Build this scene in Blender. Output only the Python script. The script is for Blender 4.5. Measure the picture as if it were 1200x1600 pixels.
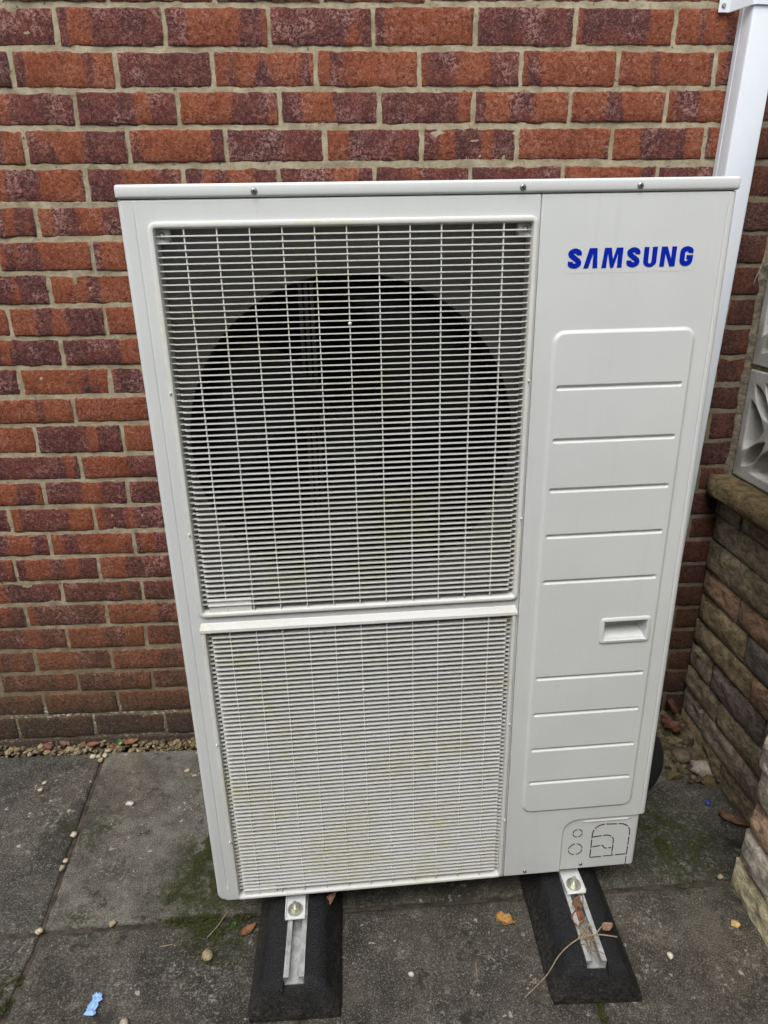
import bpy, bmesh, math, random
from mathutils import Vector, Matrix, noise
from math import pi, sin, cos, radians

for _o in list(bpy.data.objects):
    bpy.data.objects.remove(_o)
scene = bpy.context.scene
COL = scene.collection
random.seed(7)

# ------------------------------------------------------------------ camera
cam_d = bpy.data.cameras.new('camera')
cam = bpy.data.objects.new('camera', cam_d)
COL.objects.link(cam)
scene.camera = cam
cam_d.sensor_fit = 'AUTO'
cam_d.sensor_width = 36.0
cam_d.lens = 36.0 * 1056.6 / 1600.0
cam_d.clip_start = 0.02
cam_d.clip_end = 500
RX = Vector((0.9988372, -0.0472262, -0.0096890))
RY = Vector((-0.0256603, -0.3506542, -0.9361534))   # image down
RZ = Vector((0.0408134, 0.9353135, -0.3514583))     # view direction
mw = Matrix((RX, -RY, -RZ)).transposed().to_4x4()
mw.translation = Vector((0.72613, -1.75618, 1.37149))
cam.matrix_world = mw

# ------------------------------------------------------------------ sky, sun, exposure (overcast day)
SUN_EL, SUN_AZ = radians(58), radians(200)     # azimuth measured from +Y clockwise: behind the camera, a little left
world = bpy.data.worlds.new('World')
scene.world = world
world.use_nodes = True
wn = world.node_tree
wn.nodes.clear()
w_out = wn.nodes.new('ShaderNodeOutputWorld')
w_bg = wn.nodes.new('ShaderNodeBackground')
w_sky = wn.nodes.new('ShaderNodeTexSky')
w_sky.sky_type = 'NISHITA'
w_sky.sun_disc = False
w_sky.sun_elevation = SUN_EL
w_sky.sun_rotation = SUN_AZ
w_sky.dust_density = 3.0
w_hs = wn.nodes.new('ShaderNodeHueSaturation')
w_hs.inputs['Saturation'].default_value = 0.22      # cloud veil: nearly colourless sky
wn.links.new(w_sky.outputs[0], w_hs.inputs['Color'])
wn.links.new(w_hs.outputs[0], w_bg.inputs['Color'])
w_bg.inputs['Strength'].default_value = 0.13
wn.links.new(w_bg.outputs[0], w_out.inputs['Surface'])

sun_d = bpy.data.lights.new('sun', 'SUN')
sun_d.energy = 0.9
sun_d.angle = radians(35)
sun_d.color = (1.0, 0.985, 0.96)
sun = bpy.data.objects.new('sun', sun_d)
COL.objects.link(sun)
_dir = Vector((sin(SUN_AZ) * cos(SUN_EL), cos(SUN_AZ) * cos(SUN_EL), sin(SUN_EL)))
sun.rotation_euler = _dir.to_track_quat('Z', 'Y').to_euler()
sun.location = (0, -3, 5)

vs = scene.view_settings
vs.view_transform = 'Standard'
vs.look = 'None'
vs.gamma = 1.0
vs.use_curve_mapping = False
vs.exposure = 1.14

GZ = -0.035          # top of the paving


# ------------------------------------------------------------------ material helpers
class NT:
    def __init__(s, name, rough=0.6, metal=0.0, spec=0.5):
        s.m = bpy.data.materials.new(name)
        s.m.use_nodes = True
        s.t = s.m.node_tree
        s.b = s.t.nodes['Principled BSDF']
        s.b.inputs['Roughness'].default_value = rough
        s.b.inputs['Metallic'].default_value = metal
        s.b.inputs['Specular IOR Level'].default_value = spec

    def n(s, kind, **kw):
        nd = s.t.nodes.new('ShaderNode' + kind)
        for k, v in kw.items():
            setattr(nd, k, v)
        return nd

    def put(s, sock, v):
        if hasattr(v, 'is_linked'):
            s.t.links.new(v, sock)
        elif v is not None:
            if isinstance(v, tuple) and len(v) == 3 and len(sock.default_value) == 4:
                v = (*v, 1)
            sock.default_value = v

    def pos(s):
        return s.n('NewGeometry').outputs['Position']

    def obj(s):
        return s.n('TexCoord').outputs['Object']

    def rand(s):
        return s.n('ObjectInfo').outputs['Random']

    def ocol(s):
        return s.n('ObjectInfo').outputs['Color']

    def math(s, op, a, b=0.0, c=None, clamp=False):
        nd = s.n('Math', operation=op, use_clamp=clamp)
        s.put(nd.inputs[0], a)
        s.put(nd.inputs[1], b)
        if c is not None:
            s.put(nd.inputs[2], c)
        return nd.outputs[0]

    def vmath(s, op, a, b):
        nd = s.n('VectorMath', operation=op)
        s.put(nd.inputs[0], a)
        s.put(nd.inputs[1], b)
        return nd.outputs['Value'] if op in ('DISTANCE', 'LENGTH') else nd.outputs[0]

    def noise(s, vec, scale, detail=4, rough=0.55, dist=0.0, out=0):
        nd = s.n('TexNoise')
        s.put(nd.inputs['Vector'], vec)
        nd.inputs['Scale'].default_value = scale
        nd.inputs['Detail'].default_value = detail
        nd.inputs['Roughness'].default_value = rough
        nd.inputs['Distortion'].default_value = dist
        return nd.outputs[out]

    def voro(s, vec, scale, feature='F1', rnd=1.0):
        nd = s.n('TexVoronoi', feature=feature)
        s.put(nd.inputs['Vector'], vec)
        nd.inputs['Scale'].default_value = scale
        nd.inputs['Randomness'].default_value = rnd
        return nd

    def ramp(s, v, a, b, lo=0.0, hi=1.0):
        nd = s.n('MapRange', interpolation_type='SMOOTHSTEP')
        s.put(nd.inputs['Value'], v)
        nd.inputs['From Min'].default_value = a
        nd.inputs['From Max'].default_value = b
        nd.inputs['To Min'].default_value = lo
        nd.inputs['To Max'].default_value = hi
        return nd.outputs[0]

    def mix(s, f, a, b, mode='MIX'):
        nd = s.n('Mix', data_type='RGBA', blend_type=mode)
        s.put(nd.inputs[0], f)
        s.put(nd.inputs[6], a)
        s.put(nd.inputs[7], b)
        return nd.outputs[2]

    def scalev(s, v, sc):
        return s.vmath('MULTIPLY', v, sc)

    def z(s, v, i=2):
        nd = s.n('SeparateXYZ')
        s.put(nd.inputs[0], v)
        return nd.outputs[i]

    def bump(s, h, strength=0.5, dist=0.002, prev=None):
        nd = s.n('Bump')
        nd.inputs['Strength'].default_value = strength
        nd.inputs['Distance'].default_value = dist
        s.put(nd.inputs['Height'], h)
        if prev is not None:
            s.put(nd.inputs['Normal'], prev)
        return nd.outputs[0]

    def fin(s, col=None, normal=None, rough=None):
        if col is not None:
            s.put(s.b.inputs['Base Color'], col)
        if normal is not None:
            s.put(s.b.inputs['Normal'], normal)
        if rough is not None:
            s.put(s.b.inputs['Roughness'], rough)
        return s.m


def simple(name, col, rough=0.5, metal=0.0, var=0.08, scale=60, bs=0.0):
    t = NT(name, rough, metal)
    nz = t.noise(t.obj(), scale, 4)
    a = tuple(c * (1 - var) for c in col)
    b = tuple(min(1, c * (1 + var)) for c in col)
    c = t.mix(t.ramp(nz, 0.3, 0.7), a, b)
    return t.fin(c, t.bump(nz, bs, 0.001) if bs else None)


def m_brick():
    t = NT('rustic_brick', 0.88, 0, 0.25)
    P = t.pos()
    r = t.rand()
    off = t.n('CombineXYZ')
    t.put(off.inputs[0], t.math('MULTIPLY', r, 41.0))
    t.put(off.inputs[1], t.math('MULTIPLY', r, 17.0))
    t.put(off.inputs[2], t.math('MULTIPLY', r, 29.0))
    V = t.vmath('ADD', P, off.outputs[0])
    wob = t.scalev(t.noise(V, 60, 4, 0.7, out=1), (0.030, 0.030, 0.030))
    Vw = t.vmath('ADD', V, wob)
    # fired bands: dark purple and orange zones across each brick
    band = t.noise(t.scalev(Vw, (1.0, 0.2, 0.10)), 15.0, 1.0, 0.4)
    per = t.math('SUBTRACT', t.math('FRACT', t.math('MULTIPLY', r, 7.31)), 0.60)
    bm_ = t.math('ADD', band, t.math('MULTIPLY', per, 0.26))
    f_or = t.ramp(bm_, 0.455, 0.525)
    f_mid = t.ramp(t.noise(Vw, 17, 4, 0.6), 0.33, 0.66)
    dark = t.mix(f_mid, (0.092, 0.030, 0.030), (0.175, 0.046, 0.036))
    oran = t.mix(f_mid, (0.245, 0.058, 0.024), (0.310, 0.088, 0.034))
    c = t.mix(f_or, dark, oran)
    # dragged, sandy face: dark crevices and pale grains
    relief = t.noise(t.scalev(Vw, (1.0, 1.0, 1.35)), 135, 5, 0.66, 0.5)
    fine = t.noise(V, 520, 3, 0.65)
    c = t.mix(t.ramp(relief, 0.34, 0.50, 0.72, 0.0), c, (0.030, 0.012, 0.010))
    c = t.mix(t.ramp(relief, 0.50, 0.64, 0.0, 0.70), c, t.mix(0.40, c, (0.60, 0.34, 0.27)))
    c = t.mix(t.ramp(fine, 0.59, 0.70, 0, 0.65), c, (0.58, 0.36, 0.29))
    c = t.mix(t.ramp(fine, 0.30, 0.42, 0.55, 0), c, (0.030, 0.012, 0.010))
    bloom = t.math('MULTIPLY', t.math('MULTIPLY', t.ramp(t.noise(V, 14, 3), 0.48, 0.64), t.ramp(f_or, 0.0, 1.0, 1.0, 0.35)), t.ramp(relief, 0.47, 0.58))
    c = t.mix(t.math('MULTIPLY', bloom, 0.55), c, (0.56, 0.32, 0.28))
    # mortar smeared over the arrises
    G = t.n('TexCoord').outputs['Generated']
    gx, gz = t.z(G, 0), t.z(G, 2)
    ex = t.math('MULTIPLY', t.math('MINIMUM', gx, t.math('SUBTRACT', 1.0, gx)), 0.215)
    ez = t.math('MULTIPLY', t.math('MINIMUM', gz, t.math('SUBTRACT', 1.0, gz)), 0.065)
    ed = t.math('MINIMUM', ex, ez)
    ed = t.math('ADD', ed, t.math('MULTIPLY', t.math('SUBTRACT', t.noise(V, 55, 5, 0.7), 0.49), 0.024))
    c = t.mix(t.ramp(ed, -0.0010, 0.0030, 0.80, 0), c, (0.40, 0.30, 0.20))
    # brown-green algae and splashed dirt on the lowest courses
    z = t.z(P)
    lowm = t.math('MULTIPLY', t.ramp(t.math('ADD', z, t.math('MULTIPLY', t.noise(P, 3.2, 4), 0.5)), 0.30, 0.98, 1, 0), t.ramp(t.noise(P, 30, 5, 0.7), 0.28, 0.62, 0.35, 1.0))
    c = t.mix(t.math('MULTIPLY', lowm, 0.80), c, t.mix(t.ramp(relief, 0.36, 0.62), (0.062, 0.038, 0.021), (0.21, 0.128, 0.066)))
    base = t.math('MULTIPLY', t.ramp(t.math('ADD', z, t.math('MULTIPLY', t.noise(P, 9, 4), 0.08)), 0.09, 0.24, 1, 0), 0.75)
    c = t.mix(base, c, t.mix(t.ramp(relief, 0.36, 0.62), (0.030, 0.024, 0.018), (0.075, 0.058, 0.042)))
    wf = t.math('MULTIPLY', t.ramp(z, 0.085, 0.12, 1, 0), t.ramp(t.noise(P, 120, 4, 0.7), 0.62, 0.68))
    c = t.mix(t.math('MULTIPLY', wf, 0.7), c, (0.42, 0.40, 0.36))
    # brick turns darker towards the corner past the trunking
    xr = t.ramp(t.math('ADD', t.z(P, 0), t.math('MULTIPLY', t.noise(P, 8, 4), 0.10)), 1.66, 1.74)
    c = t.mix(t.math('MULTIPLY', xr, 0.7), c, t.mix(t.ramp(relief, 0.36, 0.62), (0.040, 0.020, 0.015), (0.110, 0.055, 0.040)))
    nrm = t.bump(relief, 1.0, 0.0085)
    nrm = t.bump(fine, 0.9, 0.0018, nrm)
    return t.fin(c, nrm)


def m_mortar():
    t = NT('lime_mortar', 0.95, 0, 0.2)
    P = t.pos()
    n1 = t.noise(P, 22, 5, 0.7)
    c = t.mix(t.ramp(n1, 0.3, 0.7), (0.26, 0.215, 0.135), (0.47, 0.405, 0.285))
    c = t.mix(t.ramp(t.noise(P, 300, 3), 0.58, 0.75, 0, 0.5), c, (0.14, 0.115, 0.08))
    pit = t.ramp(t.noise(P, 75, 3), 0.66, 0.72, 0, 0.8)
    c = t.mix(pit, c, (0.06, 0.05, 0.04))
    z = t.z(P)
    low = t.ramp(t.math('ADD', z, t.math('MULTIPLY', n1, 0.5)), 0.28, 0.98, 0.85, 0)
    c = t.mix(low, c, (0.145, 0.108, 0.062))
    salt = t.math('MULTIPLY', t.ramp(z, 0.10, 0.16, 1, 0), t.ramp(t.noise(P, 110, 4, 0.7), 0.54, 0.63))
    c = t.mix(salt, c, (0.55, 0.53, 0.5))
    foot = t.math('MULTIPLY', t.ramp(t.math('ADD', z, t.math('MULTIPLY', n1, 0.05)), 0.02, 0.06, 1, 0), 0.6)
    c = t.mix(foot, c, (0.07, 0.06, 0.05))
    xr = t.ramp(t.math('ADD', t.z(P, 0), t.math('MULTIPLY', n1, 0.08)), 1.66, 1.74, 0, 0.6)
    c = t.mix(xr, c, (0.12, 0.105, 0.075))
    return t.fin(c, t.bump(t.noise(P, 150, 6, 0.75), 1.0, 0.006))


def m_paint(name, col, rough, stain=0.0):
    t = NT(name, rough, 0, 0.5)
    O = t.pos()
    n1 = t.noise(O, 5.0, 5, 0.6)
    c = t.mix(t.ramp(n1, 0.3, 0.7), tuple(x * 0.955 for x in col), col)
    # rain streaks and wipe marks
    st = t.ramp(t.noise(t.scalev(O, (1, 1, 0.06)), 60, 4, 0.7), 0.52, 0.75)
    c = t.mix(t.math('MULTIPLY', st, 0.10), c, tuple(x * 0.62 for x in col))
    fl = t.ramp(t.noise(O, 150, 2), 0.765, 0.80)
    c = t.mix(t.math('MULTIPLY', fl, 0.5), c, (0.16, 0.14, 0.11))
    if stain:
        sm = t.math('MULTIPLY', t.ramp(t.noise(O, 6.5, 5, 0.65), 0.40, 0.70), t.ramp(t.noise(O, 70, 4, 0.7), 0.35, 0.6))
        c = t.mix(t.math('MULTIPLY', sm, stain), c, (0.46, 0.45, 0.15))
        mo = t.math('MULTIPLY', t.ramp(t.noise(O, 14, 3), 0.60, 0.72), t.ramp(t.noise(O, 190, 3), 0.58, 0.64))
        c = t.mix(t.math('MULTIPLY', mo, 0.8 * stain), c, (0.20, 0.22, 0.05))
    rg = t.ramp(t.noise(O, 9, 4), 0.3, 0.7, rough - 0.06, rough + 0.10)
    return t.fin(c, t.bump(t.noise(O, 700, 2), 0.08, 0.0004), rg)


def m_slab():
    t = NT('weathered_concrete_slab', 0.9, 0, 0.25)
    P = t.pos()
    oc = t.ocol()
    big = t.noise(P, 6.5, 6, 0.7)
    mid = t.noise(P, 34, 6, 0.75)
    c = t.mix(t.ramp(big, 0.34, 0.66), (0.047, 0.0445, 0.039), (0.138, 0.131, 0.113))
    c = t.mix(1.0, c, oc, 'MULTIPLY')
    c = t.mix(t.ramp(mid, 0.30, 0.48, 0.45, 0), c, (0.022, 0.021, 0.018))
    c = t.mix(t.ramp(mid, 0.53, 0.70, 0, 0.5), c, (0.24, 0.225, 0.19))
    warm = t.ramp(t.noise(P, 2.3, 4), 0.45, 0.7, 0, 0.35)
    c = t.mix(warm, c, t.mix(1.0, c, (1.15, 0.98, 0.75), 'MULTIPLY'))
    g = t.noise(P, 300, 4, 0.75)
    c = t.mix(t.ramp(g, 0.36, 0.50, 0.75, 0), c, (0.014, 0.013, 0.012))
    c = t.mix(t.ramp(g, 0.54, 0.66, 0, 0.75), c, (0.32, 0.30, 0.255))
    # pale lichen, broken up and soft edged
    li = t.math('MULTIPLY', t.ramp(t.noise(P, 9, 5, 0.6), 0.53, 0.66), t.ramp(t.noise(P, 85, 5, 0.75), 0.53, 0.64))
    c = t.mix(t.math('MULTIPLY', li, 0.7), c, (0.40, 0.39, 0.35))
    li2 = t.math('MULTIPLY', t.ramp(t.noise(P, 42, 3, 0.6), 0.655, 0.70), t.ramp(mid, 0.45, 0.55))
    c = t.mix(t.math('MULTIPLY', li2, 0.8), c, (0.42, 0.41, 0.37))
    dk = t.math('MULTIPLY', t.ramp(t.noise(t.vmath('ADD', P, (7, 3, 1)), 20, 4, 0.65), 0.60, 0.70), 0.7)
    c = t.mix(dk, c, (0.020, 0.019, 0.017))
    # green algae film where the slabs stay damp
    al = None
    for (x, y, rad) in ((0.36, -0.50, 0.21), (1.50, -0.47, 0.22), (-0.01, -0.35, 0.12), (0.08, -0.62, 0.08), (0.9, -0.36, 0.40), (0.42, -0.67, 0.09)):
        d = t.vmath('DISTANCE', P, (x, y, GZ))
        a = t.ramp(t.math('ADD', d, t.math('MULTIPLY', t.math('SUBTRACT', t.noise(P, 22, 5, 0.7), 0.5), 0.30)), rad * 0.25, rad, 1, 0)
        al = a if al is None else t.math('MAXIMUM', al, a)
    al = t.math('MULTIPLY', al, t.ramp(t.noise(P, 80, 5, 0.75), 0.40, 0.56))
    c = t.mix(t.math('MULTIPLY', al, 0.8), c, (0.026, 0.030, 0.011))
    nrm = t.bump(mid, 0.7, 0.004)
    nrm = t.bump(g, 1.0, 0.0034, nrm)
    return t.fin(c, nrm, t.ramp(big, 0.3, 0.7, 0.75, 0.95))


def m_stone(name, mult=1.0):
    t = NT(name, 0.9, 0, 0.3)
    P = t.pos()
    oc = t.ocol()
    k = t.noise(t.scalev(P, (1, 1, 1.8)), 34, 7, 0.75, 0.3)
    c = t.mix(t.ramp(k, 0.3, 0.72), t.mix(1.0, oc, (0.38, 0.37, 0.36), 'MULTIPLY'), t.mix(1.0, oc, (1.75, 1.65, 1.5), 'MULTIPLY'))
    c = t.mix(t.ramp(t.noise(P, 9, 4), 0.5, 0.72, 0, 0.55), c, (0.075, 0.072, 0.03))
    c = t.mix(t.ramp(t.noise(P, 380, 3), 0.62, 0.76, 0, 0.4), c, (0.34, 0.32, 0.28))
    nrm = t.bump(t.noise(t.scalev(P, (1, 1, 1.5)), 60, 7, 0.72, 0.3), 1.0, 0.013)
    nrm = t.bump(t.noise(P, 340, 3), 0.6, 0.0015, nrm)
    return t.fin(c, nrm)


def m_concrete():
    t = NT('grey_cast_concrete', 0.9, 0, 0.3)
    P = t.pos()
    c = t.mix(t.ramp(t.noise(P, 12, 6, 0.65), 0.3, 0.7), (0.27, 0.265, 0.245), (0.44, 0.43, 0.405))
    c = t.mix(t.ramp(t.noise(P, 330, 3), 0.58, 0.72, 0, 0.5), c, (0.12, 0.12, 0.11))
    c = t.mix(t.math('MULTIPLY', t.ramp(t.noise(P, 7, 4), 0.52, 0.7), 0.6), c, (0.15, 0.15, 0.085))
    return t.fin(c, t.bump(t.noise(P, 210, 5, 0.7), 0.7, 0.002))


def m_attr(name, rough=0.8, bs=0.6):
    t = NT(name, rough, 0, 0.35)
    a = t.n('Attribute', attribute_name='tint').outputs['Color']
    P = t.pos()
    n1 = t.noise(P, 130, 5, 0.7)
    c = t.mix(t.ramp(n1, 0.3, 0.7), t.mix(1.0, a, (0.55, 0.55, 0.55), 'MULTIPLY'), t.mix(1.0, a, (1.2, 1.2, 1.2), 'MULTIPLY'))
    return t.fin(c, t.bump(t.noise(P, 420, 4), bs, 0.0012))


def m_ocol(name, rough=0.8, bs=0.6, sc=130, lo=0.55, hi=1.2, trans=0.0):
    t = NT(name, rough, 0, 0.35)
    P = t.pos()
    n1 = t.noise(P, sc, 5, 0.7)
    oc = t.ocol()
    c = t.mix(t.ramp(n1, 0.3, 0.7), t.mix(1.0, oc, (lo,) * 3, 'MULTIPLY'), t.mix(1.0, oc, (hi,) * 3, 'MULTIPLY'))
    return t.fin(c, t.bump(n1, bs, 0.0012))


def m_metal(name, col, rough):
    t = NT(name, rough, 0.85, 0.5)
    O = t.obj()
    v = t.voro(O, 95)
    n1 = t.noise(O, 28, 5, 0.7)
    c = t.mix(t.ramp(t.z(v.outputs['Color'], 0), 0.2, 0.8), tuple(x * 0.8 for x in col), col)
    c = t.mix(t.ramp(n1, 0.55, 0.75, 0, 0.5), c, (0.30, 0.28, 0.22))
    return t.fin(c, t.bump(n1, 0.1, 0.0008), t.ramp(n1, 0.3, 0.7, rough - 0.1, rough + 0.2))


def m_rubber():
    t = NT('recycled_black_rubber', 0.8, 0, 0.32)
    P = t.pos()
    v = t.voro(P, 420)
    n1 = t.noise(P, 22, 5, 0.7)
    c = t.mix(t.ramp(t.z(v.outputs['Color'], 0), 0.2, 0.9), (0.004, 0.0043, 0.0052), (0.0125, 0.0135, 0.0155))
    c = t.mix(t.ramp(n1, 0.5, 0.75, 0, 0.5), c, (0.020, 0.019, 0.015))
    dust = t.math('MULTIPLY', t.ramp(t.math('ADD', t.z(P), t.math('MULTIPLY', t.noise(P, 40, 5, 0.7), 0.05)), 0.0, 0.065, 1, 0), t.ramp(t.noise(P, 130, 4, 0.7), 0.40, 0.62))
    c = t.mix(t.math('MULTIPLY', dust, 0.75), c, (0.055, 0.048, 0.034))
    sp = t.ramp(t.noise(P, 260, 2), 0.70, 0.74)
    c = t.mix(t.math('MULTIPLY', sp, 0.5), c, (0.16, 0.15, 0.13))
    return t.fin(c, t.bump(v.outputs['Distance'], 0.7, 0.0022), t.ramp(n1, 0.35, 0.65, 0.5, 0.8))


M = {}
M['brick'] = m_brick()
M['mortar'] = m_mortar()
M['paint'] = m_paint('cream_powder_coat', (0.572, 0.588, 0.575), 0.42)
M['plastic'] = m_paint('aged_white_grille_plastic', (0.61, 0.612, 0.595), 0.5, 0.42)
M['shroud'] = m_paint('grey_shroud_plastic', (0.17, 0.17, 0.16), 0.6)
M['upvc'] = m_paint('white_trunking_plastic', (0.60, 0.635, 0.67), 0.35)
M['slab'] = m_slab()
M['stone'] = m_stone('rock_faced_walling_stone')
M['concrete'] = m_concrete()
M['gravel'] = m_attr('mixed_gravel')
M['pebble'] = m_ocol('pebble_stone', 0.75)
M['leaf'] = m_ocol('dry_leaf', 0.6, 0.8, 90, 0.5, 1.3)
M['green'] = m_ocol('green_leaf', 0.5, 0.5, 70, 0.6, 1.3)
M['moss'] = m_attr('moss_cushion', 0.95, 0.3)
M['galv'] = m_metal('galvanised_steel', (0.72, 0.73, 0.73), 0.42)
M['zinc'] = m_metal('zinc_plated_bolt', (0.62, 0.62, 0.52), 0.34)
M['screw'] = m_metal('screw_steel', (0.30, 0.30, 0.30), 0.4)
M['rubber'] = m_rubber()
M['black'] = simple('black_foam_insulation', (0.012, 0.012, 0.013), 0.7, 0, 0.2, 120, 0.4)
M['dark'] = simple('dark_fan_plastic', (0.009, 0.009, 0.010), 0.55)
M['inside'] = simple('dark_interior_sheet', (0.02, 0.02, 0.02), 0.7)
M['slot_shade'] = simple('dark_slot_shade', (0.012, 0.012, 0.012), 0.9)  # near-black colour standing in for shade inside slots and the lip gap
M['coil'] = simple('coil_fins', (0.010, 0.010, 0.011), 0.7, 0.0)
M['blue'] = simple('blue_logo_ink', (0.0, 0.014, 0.33), 0.55, 0, 0.03)
M['sticker'] = simple('clear_logo_film', (0.572, 0.577, 0.572), 0.4, 0, 0.02)
M['blue'].node_tree.nodes['Principled BSDF'].inputs['Specular IOR Level'].default_value = 0.12
M['bluefilm'] = simple('pale_blue_plastic_film', (0.27, 0.45, 0.76), 0.4, 0, 0.12, 40, 0.3)
M['soil'] = simple('damp_soil', (0.045, 0.036, 0.026), 0.95, 0, 0.5, 40, 0.8)
M['wood'] = simple('dry_twig', (0.24, 0.185, 0.12), 0.8, 0, 0.3, 150, 0.5)


# ------------------------------------------------------------------ object helpers
def link(name, me, mat=None, parent=None, smooth=False):
    o = bpy.data.objects.new(name, me)
    COL.objects.link(o)
    if mat is not None and len(me.materials) == 0:
        me.materials.append(mat if not isinstance(mat, str) else M[mat])
    if parent is not None:
        o.parent = parent
    if smooth:
        for p in me.polygons:
            p.use_smooth = True
    return o


def pyd(name, v, f, mat=None, parent=None, smooth=False):
    me = bpy.data.meshes.new(name)
    me.from_pydata([tuple(q) for q in v], [], f)
    me.update()
    return link(name, me, mat, parent, smooth)


def bmo(name, bm, mat=None, parent=None, smooth=False, autos=None):
    me = bpy.data.meshes.new(name)
    bm.to_mesh(me)
    bm.free()
    o = link(name, me, mat, parent, smooth)
    if autos is not None:
        for p in me.polygons:
            p.use_smooth = True
        me.set_sharp_from_angle(angle=radians(autos))
    return o


def empty(name, loc=(0, 0, 0), label=None, cat=None, group=None):
    o = bpy.data.objects.new(name, None)
    COL.objects.link(o)
    o.location = loc
    o.empty_display_size = 0.05
    tag(o, label, cat, group)
    return o


def tag(o, label=None, cat=None, group=None, kind=None):
    if label: o['label'] = label
    if cat: o['category'] = cat
    if group: o['group'] = group
    if kind: o['kind'] = kind
    return o


def add_box(bm, x0, x1, y0, y1, z0, z1, bev=0.0, seg=2):
    r = bmesh.ops.create_cube(bm, size=1.0)
    vs_ = r['verts']
    for v in vs_:
        v.co = Vector(((x0 + x1) / 2 + v.co.x * (x1 - x0), (y0 + y1) / 2 + v.co.y * (y1 - y0), (z0 + z1) / 2 + v.co.z * (z1 - z0)))
    if bev:
        es = list({e for v in vs_ for e in v.link_edges})
        bmesh.ops.bevel(bm, geom=es, offset=bev, segments=seg, profile=0.5, affect='EDGES')
    return vs_


def box(name, x0, x1, y0, y1, z0, z1, mat, parent=None, bev=0.0, seg=2):
    bm = bmesh.new()
    add_box(bm, x0, x1, y0, y1, z0, z1, bev, seg)
    return bmo(name, bm, mat, parent, autos=40 if bev else None)


def shape2d(name, outlines, depth, bevel, mat, parent=None):
    """Flat outlines (first outer, others holes or islands) in X,Z made solid along Y. Front face at y=0 going back to y=depth."""
    cu = bpy.data.curves.new(name, 'CURVE')
    cu.dimensions = '2D'
    cu.fill_mode = 'BOTH'
    cu.extrude = max(depth / 2 - bevel, 0.00001)
    cu.bevel_depth = bevel
    cu.bevel_resolution = 1
    cu.offset = -bevel
    for pts in outlines:
        sp = cu.splines.new('POLY')
        sp.points.add(len(pts) - 1)
        for q, (x, z) in zip(sp.points, pts):
            q.co = (x, z, 0, 1)
        sp.use_cyclic_u = True
    tmp = bpy.data.objects.new(name, cu)
    COL.objects.link(tmp)
    bpy.context.view_layer.update()
    me = bpy.data.meshes.new_from_object(tmp.evaluated_get(bpy.context.evaluated_depsgraph_get()))
    bpy.data.objects.remove(tmp)
    bpy.data.curves.remove(cu)
    # curve XY plane -> XZ plane, extrusion along Y
    me.transform(Matrix(((1, 0, 0, 0), (0, 0, -1, depth / 2), (0, 1, 0, 0), (0, 0, 0, 1))))
    me.materials.clear()
    me.name = name
    me.update()
    return link(name, me, mat, parent)


def rrect(x0, x1, z0, z1, r, n=6):
    p = []
    for cx, cz, a in ((x1 - r, z1 - r, 0), (x0 + r, z1 - r, 90), (x0 + r, z0 + r, 180), (x1 - r, z0 + r, 270)):
        for i in range(n + 1):
            t = radians(a + 90 * i / n)
            p.append((cx + r * cos(t), cz + r * sin(t)))
    return p


def sweep_rect(name, prof, x0, x1, z0, z1, r, mat, parent, n=5, close=True):
    """prof: list of (inset, y). Loops of rounded rectangles joined by quads."""
    v, f = [], []
    L = 4 * (n + 1)
    for (d, y) in prof:
        rr = max(r - d, 0.0015)
        for (x, z) in rrect(x0 + d, x1 - d, z0 + d, z1 - d, rr, n):
            v.append((x, y, z))
    K = len(prof)
    for k in range(K - 1 if not close else K):
        k2 = (k + 1) % K
        for i in range(L):
            j = (i + 1) % L
            f.append((k * L + i, k * L + j, k2 * L + j, k2 * L + i))
    o = pyd(name, v, f, mat, parent, False)
    me = o.data
    bm = bmesh.new(); bm.from_mesh(me)
    bmesh.ops.recalc_face_normals(bm, faces=bm.faces)
    bm.to_mesh(me); bm.free()
    for p in me.polygons:
        p.use_smooth = True
    me.set_sharp_from_angle(angle=radians(40))
    return o


def tube(name, pts, radii, mat, parent=None, sides=8, bm=None):
    own = bm is None
    if own:
        bm = bmesh.new()
    pts = [Vector(p) for p in pts]
    if not isinstance(radii, (list, tuple)):
        radii = [radii] * len(pts)
    rings = []
    up = Vector((0.3, 0.2, 1)).normalized()
    for i, p in enumerate(pts):
        d = (pts[min(i + 1, len(pts) - 1)] - pts[max(i - 1, 0)]).normalized()
        a = d.cross(up)
        if a.length < 1e-3:
            a = d.cross(Vector((1, 0, 0)))
        a.normalize()
        b = d.cross(a).normalized()
        rings.append([bm.verts.new(p + (a * cos(2 * pi * k / sides) + b * sin(2 * pi * k / sides)) * radii[i]) for k in range(sides)])
    for i in range(len(rings) - 1):
        for k in range(sides):
            bm.faces.new((rings[i][k], rings[i][(k + 1) % sides], rings[i + 1][(k + 1) % sides], rings[i + 1][k]))
    bm.faces.new(list(reversed(rings[0])))
    bm.faces.new(rings[-1])
    if own:
        bmesh.ops.recalc_face_normals(bm, faces=bm.faces)
        return bmo(name, bm, mat, parent, smooth=True)


def smooth_path(pts, n=8):
    pts = [Vector(p) for p in pts]
    out = []
    for i in range(len(pts) - 1):
        p0, p1, p2, p3 = pts[max(i - 1, 0)], pts[i], pts[i + 1], pts[min(i + 2, len(pts) - 1)]
        for k in range(n):
            t = k / n
            out.append(0.5 * ((2 * p1) + (p2 - p0) * t + (2 * p0 - 5 * p1 + 4 * p2 - p3) * t * t + (-p0 + 3 * p1 - 3 * p2 + p3) * t ** 3))
    out.append(pts[-1])
    return out


def sstep(a, b, x):
    t = min(1, max(0, (x - a) / (b - a)))
    return t * t * (3 - 2 * t)


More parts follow.
